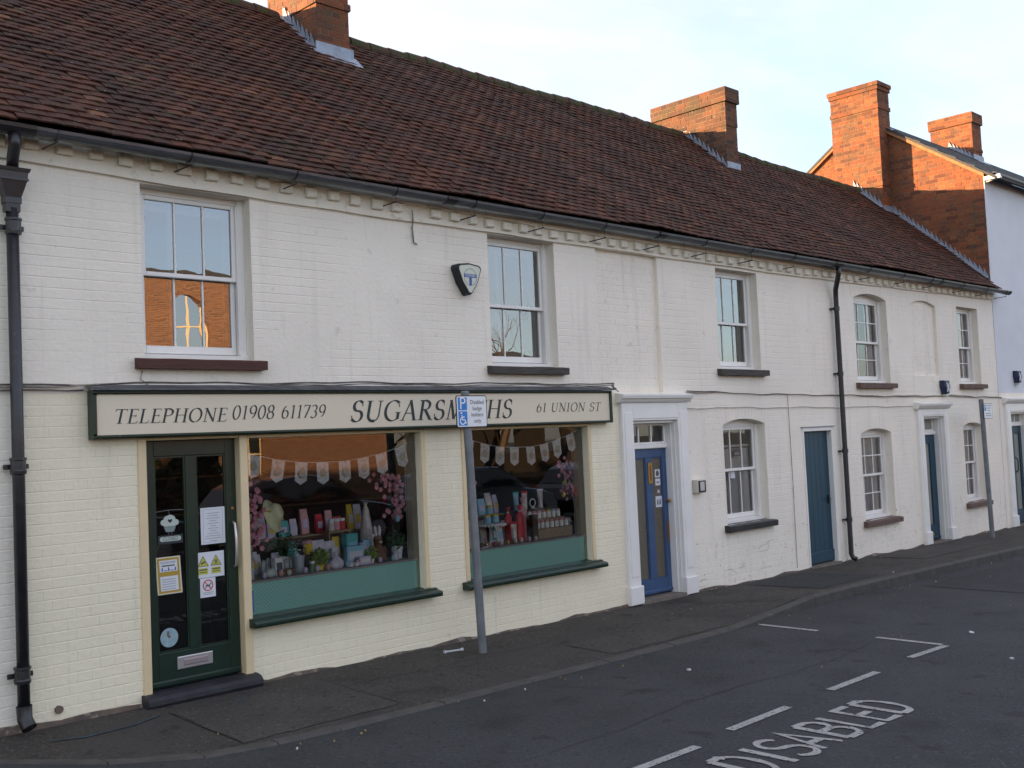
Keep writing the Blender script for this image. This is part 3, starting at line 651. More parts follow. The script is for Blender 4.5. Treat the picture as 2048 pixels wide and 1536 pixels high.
def step_flash(parent,x,ya,yb,step=.085,th=.012,h=.14,fz=roofz,mat=LEAD,wid=.10):
    """stepped lead: saw-tooth upstand against the brickwork and a strip on the tiles"""
    b=MB(); y=ya; f=.028
    while y<yb-.01:
        y2=min(y+step,yb); za,zb=fz(y)+f,fz(y2)+f
        b.prism([(y,za-.03),(y2,zb-.03),(y2,zb+h),(y,za+h*.25)],0,x-th,x); y=y2
    L=[(x-wid,ya,fz(ya)+f+.012),(x,ya,fz(ya)+f+.02),(x,yb,fz(yb)+f+.02),(x-wid,yb,fz(yb)+f+.012)]
    b.add(L+[(p[0],p[1],p[2]-.006) for p in L],[(0,1,2,3),(4,7,6,5),(0,4,5,1),(3,2,6,7),(0,3,7,4)])
    return b.build('flashing',mat,parent)
def apron(parent,x0,x1,y,fz=roofz,h=.14,run=.14):
    b=MB(); f=.03
    b.box(x0-.02,x1+.02,y-.016,y,fz(y)-.05,fz(y)+h)
    L=[(x0-.05,y-run,fz(y-run)+f+.005),(x1+.06,y-run,fz(y-run)+f+.005),(x1+.06,y-.002,fz(y)+f+.02),(x0-.05,y-.002,fz(y)+f+.02)]
    b.add(L+[(p[0],p[1],p[2]-.008) for p in L],[(0,1,2,3),(4,7,6,5),(0,4,5,1),(0,3,7,4),(1,5,6,2)])
    return b.build('flashing',LEAD,parent)
zb=roofz(2.11)-.1
c1=chimney(terr,6.74,7.18,2.11,3.10,zb,7.75,BRICK,[(zb,6.44,.014),(6.44,6.86,0),(6.86,6.935,.020),(6.935,7.55,0),(7.55,7.775,.035)],label='orange brick stack cut by the top edge',nl=150)
step_flash(c1,6.726,2.12,2.74); apron(c1,6.726,7.194,2.096)
zb=roofz(1.79)-.1
c2=chimney(terr,14.235,14.53,1.79,3.18,zb,7.32,OLDBRICK,[(zb,6.72,0.006),(6.72,7.10,.016),(7.10,7.325,.050)],label='long weathered brick stack with moss on its cap',nl=150)
step_flash(c2,14.229,1.80,2.60); apron(c2,14.22,14.54,1.784)
# ------------------------------------------------------------ tall brick house on the right
tall=thing('brick_house','taller end house with orange brick gable and pale blue rendered front','house',(22.5,0,-.15))
HX0,HX1=19.8,28.0; AY,AZ_=2.28,7.93; E1=6.36; S2=(AZ_-E1)/AY
b=MB(); b.prism([(0,-.5),(4.56,-.5),(4.56,E1),(AY,AZ_),(0,E1)],0,HX0+.008,HX0+.25); gable=b.build('gable_wall',MORTAR,tall)
gp=[(0,3.9),(4.56,3.9),(4.56,E1),(AY,AZ_),(0,E1)]
gpu=[(-p[0],p[1]) for p in gp][::-1]
brickfield(gable,(HX0+.008,0,0),(0,-1,0),(-1,0,0),(-4.56,0,4.05,7.95),BRICK,clip=gpu,proud=.0035,bev=.0018,jit=.002,joint=.0065,vgap=.0075,n_single=300,skip=lambda u,v: v<min(roofz(-u),roofz(4.56+u))-.12 or (abs(-u-2.26)<.46))
op3=[(20.22,21.05,-.4,2.02,0),(22.6,23.5,.55,1.9,0),(23.0,23.9,3.0,4.4,0)]
b=MB(); skin(b,HX0,HX1,-.5,2.34,-.004,op3); b.add([(HX0,-.004,-.5),(HX0,.3,-.5),(HX0,.3,2.34),(HX0,-.004,2.34)],[(0,1,2,3)])
for o in op3: reveal(b,o,-.004,.2)
b.build('lower_wall',WHITE,tall)
b=MB(); skin(b,HX0-.002,HX1,2.34,E1-.02,-.006,op3); b.add([(HX0-.002,-.006,2.34),(HX0-.002,.004,2.34),(HX0-.002,.004,E1),(HX0-.002,-.006,E1)],[(3,2,1,0)]); b.box(HX1-.2,HX1,.05,4.4,-.5,E1); b.box(HX0+.3,HX1-.3,4.3,4.5,-.5,E1)
rw=b.build('rendered_front',RENDER,tall)
def rz2(y): return E1+.06+S2*y
b=MB()
for (ya,za,yb,zb_) in ((-.22,rz2(-.22),AY,AZ_+.06),(AY,AZ_+.06,4.78,rz2(-.22))):
    b.add([(HX0-.06,ya,za),(HX1+.1,ya,za),(HX1+.1,yb,zb_),(HX0-.06,yb,zb_),(HX0-.06,ya,za-.045),(HX1+.1,ya,za-.045),(HX1+.1,yb,zb_-.045),(HX0-.06,yb,zb_-.045)],[(0,1,2,3),(4,7,6,5),(0,4,5,1),(1,5,6,2),(2,6,7,3),(3,7,4,0)])
rf2=b.build('roof',SLATE,tall)
b=MB(); ys=[-.2+.165*i for i in range(15)]                  # slate courses on the visible slope
for i,y in enumerate(ys):
    for kx in range(28):
        xa=HX0-.055+kx*.3+(.15 if i%2 else 0); 
        p=[(xa,y,rz2(y)+.022),(xa+.294,y,rz2(y)+.022),(xa+.294,y+.24,rz2(y+.24)+.006),(xa,y+.24,rz2(y+.24)+.006),(xa,y,rz2(y)+.006),(xa+.294,y,rz2(y)+.006)]
        if xa+.3<HX1+.1 and y+.1<AY: b.add(p,[(0,1,2,3),(4,5,1,0),(0,3,4)],random.random())
tag(b.build('slating',M('slate_pieces',(.05,.052,.058),None,rough=.7,tint=[(.035,.037,.042),(.06,.06,.064),(.08,.078,.07)]),rf2),kind='stuff')
b=MB()                                                     # verge: brick-coloured corbel strip under the slates
for (ya,yb) in ((-.02,AY),(AY,4.58)):
    za=E1+S2*ya if ya<1 else AZ_; zb_=AZ_ if yb<3 else E1
    b.add([(HX0-.05,ya,za-.05),(HX0-.05,yb,zb_-.05),(HX0-.05,yb,zb_+.012),(HX0-.05,ya,za+.012),(HX0+.1,ya,za-.05),(HX0+.1,yb,zb_-.05)],[(3,2,1,0),(0,1,5,4)])
b.build('verge',M('verge_mortar',(.36,.17,.07),(.26,.12,.06),9,.9),rf2)
b=MB(); n=8; vs=[]
for xx in (HX0+.02,HX1):
    for i in range(n+1): a=math.pi+math.pi*i/n; vs.append((xx,-.25+.06*math.cos(a),E1-.06+.06*math.sin(a)))
b.add(vs,[(i,n+1+i,n+2+i,i+1) for i in range(n)]+[tuple(range(n+1)),tuple(range(n+1,2*n+2))]); b.box(HX0-.01,HX1,-.20,-.01,E1-.02,E1+.0)
b.build('gutter',GUT,tall)
b=MB(); b.box(HX0-.03,HX0+.06,-.30,-.004,E1-.13,E1-.06); b.tube([(HX0+.02,-.30,E1-.10),(HX0+.04,-.01,E1-.15)],.022,6); b.build('gutter_end',GLOSSW,tall)
zb=roofz(1.75)-.15
c3=chimney(tall,19.45,19.93,1.77,2.76,zb,8.5,BRICK,[(zb,6.46,-.001),(6.46,6.535,.012),(6.535,7.98,0),(7.98,8.055,.018),(8.055,8.35,.0),(8.35,8.425,.025),(8.425,8.50,.045)],label='tall sunlit brick stack standing against the gable',nl=220)
step_flash(c3,19.441,1.78,2.36); apron(c3,19.44,19.80,1.762,h=.10,run=.08)
b=MB(); b.box(19.80,19.95,1.70,1.765,7.50,7.62); b.box(19.80,20.0,1.60,1.70,7.47,7.53); b.build('flashing',LEAD,c3)
step_flash(gable,19.80,0.02,1.76,wid=.14,h=.13)
zb=rz2(1.75)-.1
c4=chimney(tall,23.9,24.4,1.76,2.70,zb,8.72,BRICK,[(zb,7.86,.0),(7.86,7.93,.012),(7.93,8.49,0),(8.49,8.72,.035)],label='smaller brick stack further along the slate roof',nl=120)
step_flash(c4,23.89,1.77,2.3,fz=lambda y:rz2(y)); apron(c4,23.89,24.41,1.755,fz=lambda y:rz2(y))
b=MB(); b.box(HX0+.29,HX0+.3,-.0,.0,0,.1)
# ------------------------------------------------------------ sash windows
def sash(o,cols,rows,label,sill,parent=terr,y0=.11,siltop=None,silz=None,silx=.07,zmid=None,sec=False,gm=None):
    x0,x1,z0,z1,r=o
    w=sub('sash_window',parent,((x0+x1)/2,y0,z0)); tag(w,label)
    zt=z1+r; fz=z0+.05; head=z1-.045 if r==0 else z1-.03
    fb=MB(); jw=.055
    fb.box(x0+.002,x0+jw,y0,y0+.10,z0+.002,z1); fb.box(x1-jw,x1-.002,y0,y0+.10,z0+.002,z1)
    p=arch_pts(x0+.002,x1-.002,z1,max(0,r-.002))
    fb.prism([(x0+.003,head)]+[(x1-.003,head)]+[(a,min(b_,zt-.002)) for a,b_ in p],1,y0+.022,y0+.10)
    fb.add([(x0+.002,y0-.035,z0+.004),(x1-.002,y0-.035,z0+.004),(x1-.002,y0+.1,z0+.052),(x0+.002,y0+.1,z0+.052),(x0+.002,y0-.035,z0+.034),(x1-.002,y0-.035,z0+.034)],[(0,1,5,4),(4,5,2,3),(0,4,3),(1,2,5)])
    fb.box(x0+jw,x0+jw+.012,y0+.006,y0+.024,fz,head); fb.box(x1-jw-.012,x1-jw,y0+.006,y0+.024,fz,head)
    fb.build('frame',GLOSSW,w)
    a,c=x0+jw+.004,x1-jw-.004; zm=zmid or (fz+head)/2
    for nm,za,zb_,ya,bot,top in (('upper_sash',zm-.018,head,y0+.026,.036,.038),('lower_sash',fz,zm+.018,y0+.060,.062,.034)):
        s=MB(); yb=ya+.032; st=.040
        s.bbox(a,a+st,ya,yb,za,zb_,.005); s.bbox(c-st,c,ya,yb,za,zb_,.005); s.bbox(a+st,c-st,ya-.001,yb,za,za+bot,.005); s.bbox(a+st,c-st,ya-.001,yb,zb_-top,zb_,.005)
        gx0,gx1,gz0,gz1=a+st,c-st,za+bot,zb_-top; bw=.017
        for i in range(1,cols):
            xx=gx0+(gx1-gx0)*i/cols; s.bbox(xx-bw/2,xx+bw/2,ya+.006,yb-.002,gz0,gz1,.004)
        for i in range(1,rows):
            zz=gz0+(gz1-gz0)*i/rows; s.bbox(gx0,gx1,ya+.0065,yb-.003,zz-bw/2,zz+bw/2,.004)
        s.build(nm,GLOSSW,w)
        for i in range(cols):
            for k in range(rows):
                xa,xb=gx0+(gx1-gx0)*i/cols,gx0+(gx1-gx0)*(i+1)/cols; zc,zd_=gz0+(gz1-gz0)*k/rows,gz0+(gz1-gz0)*(k+1)/rows
                e=[random.uniform(-.0006,.0006) for _ in range(3)]; yp=ya+.018
                b=MB(); b.add([(xa,yp,zc),(xb,yp+e[0],zc),(xb,yp+e[0]+e[1],zd_),(xa,yp+e[1],zd_)],[(0,1,2,3)]); b.build('pane',gm or OLDGLASS,w)
    if sec:
        s=MB(); ya=y0+.17; s.box(x0+.03,x0+.075,ya,ya+.03,z0+.06,head-.03); s.box(x1-.10,x1-.045,ya,ya+.03,z0+.06,head-.03); s.box((x0+x1)/2-.12,(x0+x1)/2-.075,ya,ya+.03,z0+.06,head-.03); s.box(x0+.03,x1-.045,ya-.002,ya+.032,head-.09,head-.03)
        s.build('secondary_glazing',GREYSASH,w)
    s=MB(); zs1=silz if silz is not None else z0; h=.085
    nx=8; L=(x1+silx)-(x0-silx)
    jit=[random.uniform(-.003,.003) for _ in range(nx+1)]
    for i in range(nx):
        xa=x0-silx+L*i/nx; xb=xa+L/nx
        A=[]
        for xx,jj in ((xa,jit[i]),(xb,jit[i+1])): A+=[(xx,-.075+jj,zs1-h),(xx,-.078+jj,zs1-.018+jj),(xx,-.07+jj,zs1-.010+jj),(xx,y0+.02,zs1+.012),(xx,y0+.02,zs1-h)]
        fs=[(0,5,6,1),(1,6,7,2),(2,7,8,3),(4,9,5,0)]
        if i==0: fs.append((0,1,2,3,4))
        if i==nx-1: fs.append((9,8,7,6,5))
        s.add(A,fs)
    so_=s.build('sill',sill,w)
    return w
sash(OPEN['u1'],3,1,'upper sash window with red-brown sill above the shop door',WOODBR,zmid=3.295,silx=.075,sec=True)
sash(OPEN['u2'],3,1,'upper sash window above the right shop window with grey sill',GREYSILL,zmid=3.25,silx=.075,sec=True)
sash(OPEN['u3'],3,1,'upper sash window with three tall panes per sash',GREYSILL,zmid=3.25,sec=True)
sash(OPEN['u4'],3,2,'small-paned upper sash window under a curved head beside the slim downpipe',BROWNST,zmid=3.12,gm=GLASS2)
sash(OPEN['u5'],3,2,'small-paned upper sash window nearest the blue rendered house',BROWNST,zmid=3.14,gm=GLASS2)
sash(OPEN['l3'],3,1,'ground floor sash window with black sill and slatted blind',BLKSILL,zmid=1.385,gm=GLASS2)
sash(OPEN['l4'],3,2,'small-paned ground floor sash window right of the downpipe',BROWNST,zmid=1.12,gm=GLASS2)
sash(OPEN['l5'],3,2,'small-paned ground floor sash window behind the far signpost',BROWNST,zmid=1.14,gm=GLASS2)
# ------------------------------------------------------------ interiors
def room(name,x0,x1,y0,y1,z0,z1,mat,fl=FLOORM):
    b=MB(); b.add([(x0,y0,z0),(x1,y0,z0),(x1,y1,z0),(x0,y1,z0),(x0,y0,z1),(x1,y0,z1),(x1,y1,z1),(x0,y1,z1)],[(4,7,6,5),(1,5,6,2),(2,6,7,3),(3,7,4,0)])
    r_=tag(b.build(name,mat,None,(x0,y0,z0)),kind='structure')
    b=MB(); b.add([(x0,y0,z0+.001),(x1,y0,z0+.001),(x1,y1,z0+.001),(x0,y1,z0+.001)],[(0,1,2,3)]); b.build('floor',fl,r_)
    return r_
for k,(a,c) in dict(u1=(2.9,5.6),u2=(6.2,8.8),u3=(10.2,13.0),u4=(13.9,16.2),u5=(17.6,19.7)).items(): room('upper_room',a,c,.245,4.0,2.42,4.05,ROOMW)
for a,c in ((10.6,12.8),(13.9,16.2),(17.6,19.7)): room('ground_floor_room',a,c,.245,4.0,.02,2.35,ROOMW)
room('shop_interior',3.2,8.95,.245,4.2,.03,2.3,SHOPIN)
def curtain(x0,x1,z0,z1,y,mat,label,amp=.010,fr=55,bot=0):
    b=MB(); n=max(8,int((x1-x0)*60)); vs=[(x0+(x1-x0)*i/n,y+amp*math.sin(fr*(x1-x0)*i/n)+.3*amp*math.sin(17*i/n),z) for z in (z0,z1) for i in range(n+1)]
    b.add(vs,[(i,i+1,n+2+i,n+1+i) for i in range(n)]); return tag(b.build('curtain',mat,None),label,'curtain')
curtain(3.6,3.68,2.7,3.9,.34,CURT,'narrow pale curtain edge inside the window above the shop door')
curtain(8.0,8.22,2.68,3.9,.40,DCURT,'dark curtain at the right of the window above the right shop window')
curtain(11.86,12.1,2.7,3.88,.40,DCURT,'dark curtain in the upper window with three tall panes per sash')
curtain(15.33,15.58,2.56,3.78,.225,CURT,'pale curtain drawn to the right in the upper window beside the downpipe')
curtain(14.67,14.76,2.56,3.78,.225,CURT,'pale curtain drawn to the left in the upper window beside the downpipe')
curtain(14.64,15.49,.53,1.76,.222,CURT,'net curtain filling the ground floor window right of the downpipe',.007,70)
curtain(18.24,18.94,.53,1.78,.222,CURT,'net curtain filling the ground floor window behind the far signpost',.007,70)
curtain(18.70,19.03,2.56,3.8,.225,CURT,'pale curtain in the upper window nearest the blue rendered house')
bl=thing('venetian_blind','white slatted blind lowered behind the black-silled ground floor window','blind',(11.56,.226,.80))
sm=MB(); sm.add([(-.40,-.005,-.0125),(.40,-.005,-.0125),(.40,.005,.0125),(-.40,.005,.0125)],[(0,1,2,3)]); smm=sm.mesh('slat',SIGNW)
for i in range(36): inst('slat',smm,(11.565,.228,.80+.024*i),bl)
b=MB(); b.box(11.165,11.965,.215,.24,1.67,1.70); b.build('top_rail',SIGNW,bl)
# ------------------------------------------------------------ generic panelled leaf
def door_glazed(name,x0,x1,z0,z1,y,mat,panes,gmat,parent,label,midw=.09,st=.10,top=.13,bot=.30,th=.04):
    d=sub(name,parent,((x0+x1)/2,y,z0)); tag(d,label)
    n=panes; b=MB(); yb=y+th
    gx=[x0+st+(x1-x0-2*st+midw)*i/n for i in range(n)]; gw=(x1-x0-2*st+midw)/n-midw
    b.bbox(x0,x0+st,y,yb,z0,z1,.004); b.bbox(x1-st,x1,y,yb,z0,z1,.004); b.bbox(x0+st,x1-st,y,yb,z1-top,z1,.004); b.bbox(x0+st,x1-st,y,yb,z0,z0+bot,.004)
    for i in range(1,n): b.bbox(gx[i]-midw,gx[i],y,yb,z0+bot,z1-top,.004)
    for g in gx:                                            # glazing beads
        for (a,c,e,f_) in ((g,g+gw,z0+bot,z0+bot+.014),(g,g+gw,z1-top-.014,z1-top),(g,g+.014,z0+bot+.014,z1-top-.014),(g+gw-.014,g+gw,z0+bot+.014,z1-top-.014)): b.box(a,c,y+.010,y+.03,e,f_)
    b.bbox(x0+.01,x1-.01,y-.018,y-.0005,z0+.01,z0+.055,.010)
    b.build('leaf',mat,d)
    for g in gx:
        b=MB(); b.add([(g,y+.02,z0+bot),(g+gw,y+.02,z0+bot),(g+gw,y+.02,z1-top),(g,y+.02,z1-top)],[(0,1,2,3)]); b.build('pane',gmat,d)
    return d,gx,gw
# shop door
sd_,gx,gw=door_glazed('shop_door',3.615,4.385,.150,2.005,.060,GREEN,2,GLASS,terr,'dark green shop door with two tall glass panes',midw=.085,st=.085,top=.12,bot=.255)
b=MB(); b.bbox(3.845,4.138,.048,.0595,.268,.363,.006); b.build('letter_plate',CHROME,sd_)
b=MB(); b.bbox(3.89,4.095,.041,.0475,.293,.340,.006); b.build('letter_flap',M('flap_grey',(.38,.33,.34),None,rough=.4,metal=.5),sd_)
b=MB(); b.tube([(4.342,.058,1.34),(4.342,.018,1.33),(4.343,.004,1.22),(4.344,.004,1.10),(4.344,.018,1.00),(4.344,.058,.985)],[.011,.010,.011,.011,.010,.011],8); b.build('pull_handle',CHROME,sd_,smooth=True)
b=MB(); b.lathe([(.012,0),(.012,.004)],(0,0,0),10); kme=b.mesh('lock_cylinder',BRASS); kme.transform(Matrix.Rotation(R(90),4,'X')); inst('lock_cylinder',kme,(4.345,.058,1.45),sd_)
# shop joinery: cream posts, heads, green sills
jn=sub('shopfront_joinery',terr,(6.0,0,.5)); tag(jn,'cream painted timber posts and heads of the shop front')
def jbox(name,x0,x1,y0,y1,z0,z1,mat=CREAMW,be=.006): b=MB(); b.bbox(x0,x1,y0,y1,z0,z1,be); return b.build(name,mat,jn)
jbox('post',3.545,3.613,-.012,.10,.12,2.0295); jbox('post',4.388,4.460,-.014,.13,.135,2.0295); jbox('post',6.252,6.305,-.012,.12,.575,2.0295); jbox('post',6.752,6.800,-.012,.12,.575,2.0295); jbox('post',8.562,8.615,-.012,.12,.575,2.0295)
jbox('head',3.614,4.387,-.010,.10,2.006,2.030); jbox('head',4.461,6.2515,-.010,.12,2.0,2.030); jbox('head',6.801,8.5615,-.010,.12,2.0,2.030)
def gsill(x0,x1):
    b=MB(); 
    b.prism([(-.105,.500),(-.11,.515),(-.11,.532),(-.098,.545),(-.035,.556),(-.034,.566),(.08,.580),(.08,.500)],0,x0,x1); b.build('window_sill',GREEN,jn)
gsill(4.425,6.36); gsill(6.70,8.68)
for x0,x1 in ((4.461,6.2515),(6.801,8.5615)):
    b=MB(); b.add([(x0,.075,.575),(x1,.075,.575),(x1,.075,2.0),(x0,.075,2.0)],[(0,1,2,3)]); b.build('shop_window_pane',GLASS,jn)
b=MB(); b.prism([(-.10,.040),(-.118,.075),(-.115,.105),(-.09,.128),(-.05,.140),(.05,.148),(.05,.0),(-.09,.0)],0,3.53,4.475); 
b.build('door_step',BLKSTEP,jn)
b=MB(); b.box(3.56,4.50,-.10,.02,.03,.05); 
# display fitment: spotted green risers and timber shelf
DOT=bpy.data.materials.new('spotted_green_cloth'); DOT.use_nodes=True; n=DOT.node_tree; bs=n.nodes['Principled BSDF']; bs.inputs['Roughness'].default_value=.9
ge=n.nodes.new('ShaderNodeNewGeometry'); mpn=n.nodes.new('ShaderNodeMapping'); mpn.inputs['Rotation'].default_value=(0,R(45),0); mpn.inputs['Scale'].default_value=(42,0,42)
vo=n.nodes.new('ShaderNodeTexVoronoi'); vo.inputs['Randomness'].default_value=0; vo.inputs['Scale'].default_value=1; vo.voronoi_dimensions='3D'
ma_=n.nodes.new('ShaderNodeMath'); ma_.operation='LESS_THAN'; ma_.inputs[1].default_value=.21
mm=n.nodes.new('ShaderNodeMix'); mm.data_type='RGBA'; mm.inputs['A'].default_value=(.30,.74,.64,1); mm.inputs['B'].default_value=(.75,.85,.70,1)
n.links.new(ge.outputs['Position'],mpn.inputs['Vector']); n.links.new(mpn.outputs['Vector'],vo.inputs['Vector']); n.links.new(vo.outputs['Distance'],ma_.inputs[0]); n.links.new(ma_.outputs['Value'],mm.inputs['Factor']); n.links.new(mm.outputs['Result'],bs.inputs['Base Color'])
SHELF=.825
DISP=M('grey_display_cloth',(.42,.38,.37),(.34,.31,.30),9,.9)
for x0,x1,lb in ((4.462,6.2505,'low display stand with spotted green front behind the left shop window'),(6.802,8.5605,'low display stand with spotted green front behind the right shop window')):
    t=thing('display_stand',lb,'display stand',((x0+x1)/2,.13,.57))
    b=MB(); b.box(x0,x1,.12,.128,.5605,SHELF); b.build('front_panel',DOT,t)
    b=MB(); b.box(x0,x1,.10,.62,SHELF+.001,SHELF+.016); b.build('shelf_board',DISP,t)
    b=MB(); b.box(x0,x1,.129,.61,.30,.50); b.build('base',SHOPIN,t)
# ------------------------------------------------------------ blue panelled doorways
def surround(x0,x1,g,zt,pl_,parent,label,mat=GLOSSW,ox0=None,ox1=None,hz=None):
    s=sub('door_surround',parent,((x0+x1)/2,-.03,g)); tag(s,label)
    for a,c in ((x0,ox0),(ox1,x1)):
        gg=G((a+c)/2)+.012
        b=MB(); b.bbox(a,c,-.045,.004,gg+.20,zt-.09,.006); b.bbox(a+.035,c-.035,-.052,-.0455,gg+.30,zt-.2,.005); b.build('pilaster',mat,s)
        b=MB(); b.bbox(a-.015,c+.015,-.07,.004,gg,gg+.20,.008); b.build('plinth_block',mat,s)
    b=MB(); b.bbox(x0+.005,x1-.005,-.040,.004,hz,zt-.09,.004); b.bbox(ox0-.005,ox1+.005,-.047,-.0405,hz+.02,zt-.12,.006); b.build('frieze_panel',mat,s)
    b=MB(); b.prism([(-.06,zt-.09),(-.075,zt-.07),(-.078,zt-.05),(-.11,zt-.045),(-.118,zt-.015),(-.118,zt-.005),(-.03,zt+.015),(.004,zt+.015),(.004,zt-.09)],0,x0-.045,x1+.045); b.build('cornice',mat,s)
    b=MB(); ja,jb=.0045,.18
    gg=G(x0)+.0
    for xa,xb in ((ox0+.001,ox0+.018),(ox1-.018,ox1-.001)): b.box(xa,xb,ja,jb,gg-.02,hz)
    for xa,xb in ((ox0+.0185,ox0+.034),(ox1-.034,ox1-.0185)): b.box(xa,xb,ja+.045,jb,gg-.02,hz-.001)
    b.box(ox0+.0345,ox1-.0345,ja,jb,hz-.03,hz-.002); b.build('jamb_lining',mat,s)
    return s
def transom(x0,x1,z0,z1,y,n,parent,gm=GLASS):
    t=sub('fanlight',parent,((x0+x1)/2,y,z0)); b=MB(); s_=.028
    b.bbox(x0,x0+s_,y,y+.04,z0,z1,.004); b.bbox(x1-s_,x1,y,y+.04,z0,z1,.004); b.bbox(x0+s_,x1-s_,y,y+.04,z0,z0+s_,.004); b.bbox(x0+s_,x1-s_,y,y+.04,z1-s_,z1,.004)
    for i in range(1,n): xx=x0+s_+(x1-x0-2*s_)*i/n; b.bbox(xx-.011,xx+.011,y+.004,y+.036,z0+s_,z1-s_,.004)
    b.build('fanlight_frame',GLOSSW,t)
    for i in range(n):
        xa=x0+s_+(x1-x0-2*s_)*i/n; xb=x0+s_+(x1-x0-2*s_)*(i+1)/n; b=MB(); b.add([(xa,y+.02,z0+s_),(xb,y+.02,z0+s_),(xb,y+.02,z1-s_),(xa,y+.02,z1-s_)],[(0,1,2,3)]); b.build('pane',gm,t)
g=G(9.7)
surround(9.105,10.315,g,2.335,.19,terr,'white pilastered doorway surround beside the shop',ox0=9.30,ox1=10.12,hz=2.04)
bd,gx,gw=door_glazed('front_door',9.42,10.095,g+.045,1.715,.135,BLUE,2,OPQ,terr,'mid blue front door with two tall frosted panes',midw=.115,st=.085,top=.10,bot=.17)
b=MB(); b.box(9.335,9.419,.10,.19,g-.02,1.7150); b.build('door_frame',GLOSSW,bd)
transom(9.336,10.084,1.765,2.008,.125,3,terr); b=MB(); b.bbox(9.336,10.084,.10,.17,1.7155,1.7645,.01); b.build('transom_bar',GLOSSW,terr)
b=MB(); b.bbox(9.735,9.81,.124,.1345,1.31,1.555,.004); b.build('letter_plate',BRASS,bd); b=MB(); b.bbox(9.763,9.782,.118,.1235,1.345,1.52,.003); b.build('letter_slot',M('dull_brass',(.20,.11,.04),None,rough=.5,metal=.5),bd)
b=MB(); b.tube([(10.05,.135,1.10),(10.05,.09,1.10)],.012,8); b.ball((10.05,.085,1.10),.022,10); b.build('door_knob',BRASS,bd); b=MB(); b.box(10.035,10.08,.131,.1345,.62,.86); b.build('push_plate',M('copper_plate',(.20,.10,.06),None,rough=.4,metal=.5),bd)
b=MB(); b.box(9.29,10.13,-.06,.2,g-.06,g+.035); b.build('door_step',STEP,terr)
g=G(17)
surround(16.42,17.52,g,2.175,.19,terr,'white pilastered doorway surround between the small-paned windows',ox0=16.60,ox1=17.36,hz=1.96)
b2,gx,gw=door_glazed('front_door',16.635,17.325,g+.03,1.66,.13,TEAL,1,OPQ2,terr,'narrow teal front door with a single frosted pane',midw=.0,st=.19,top=.13,bot=.24)
transom(16.66,17.30,1.72,1.945,.125,2,terr,OPQ2); b=MB(); b.bbox(16.636,17.324,.10,.17,1.661,1.7195,.01); b.build('transom_bar',GLOSSW,terr)
b=MB(); b.bbox(16.86,17.08,.12,.1295,g+.09,g+.15,.004); b.build('letter_plate',BRASS,b2)
b=MB(); b.box(16.60,17.36,-.05,.2,g-.06,g+.02); b.build('door_step',STEP,terr)
g=G(20.6)
surround(19.99,21.3,g,2.235,.2,tall,'white doorway surround cut by the right edge',ox0=20.20,ox1=21.08,hz=1.98)
b3,gx,gw=door_glazed('front_door',20.235,21.045,g+.03,1.72,.11,TEAL,2,OPQ2,tall,'teal front door of the blue rendered house',midw=.11,st=.10,top=.13,bot=.24)
transom(20.24,21.04,1.77,1.965,.10,3,tall,OPQ2); b=MB(); b.bbox(20.236,21.044,.08,.15,1.721,1.7695,.01); b.build('transom_bar',GLOSSW,tall)
b=MB(); b.tube([(20.66,.10,.86),(20.66,.06,.90),(20.66,.055,1.02),(20.66,.06,1.1),(20.66,.10,1.14)],.012,7); b.build('door_knocker',BLACK,b3)
b=MB(); b.box(20.36,20.46,.124,.1285,1.22,1.42); tag(b.build('notice',SIGNW,None),'small white paper notice in the glass of the far right door','notice')
b=MB(); b.box(20.2,21.08,-.05,.2,g-.06,g+.02); b.build('door_step',STEP,tall)
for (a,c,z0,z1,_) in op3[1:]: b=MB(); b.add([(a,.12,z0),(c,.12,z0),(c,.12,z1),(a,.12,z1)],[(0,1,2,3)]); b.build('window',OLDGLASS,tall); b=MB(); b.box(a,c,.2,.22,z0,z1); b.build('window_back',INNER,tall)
# plain teal boarded side door
g=G(13.3)
td=sub('side_door',terr,(13.3,.05,g)); tag(td,'plain boarded teal side door with white frame')
nb=6; xa,xb=12.985,13.715
for i in range(nb):
    a=xa+(xb-xa)*i/nb; c=xa+(xb-xa)*(i+1)/nb; b=MB(); b.bbox(a+.001,c-.001,.062,.085,g+.045,1.82,.003); b.build('board',TEAL,td)
b=MB(); b.bbox(xa,xb,.045,.0615,g+.045,g+.20,.008); b.build('weather_board',TEAL,td)
b=MB(); b.box(13.635,13.655,.04,.062,.80,.92); b.tube([(13.645,.04,.87),(13.645,.02,.87),(13.58,.012,.868)],.009,7); b.build('lever_handle',BLACK,td)
b=MB(); b.bbox(12.951,12.984,-.010,.10,g-.02,1.8205,.004); b.bbox(13.716,13.772,-.010,.10,g-.02,1.8205,.004); b.bbox(12.951,13.772,-.0105,.10,1.821,1.875,.004); b.build('door_frame',GLOSSW,td)
b=MB(); b.box(12.92,13.80,-.03,.0,1.876,1.888); b.build('drip_strip',LEAD,td)
b=MB(); b.box(12.95,13.76,-.04,.2,g-.06,g+.03); b.build('threshold',STEP,td)
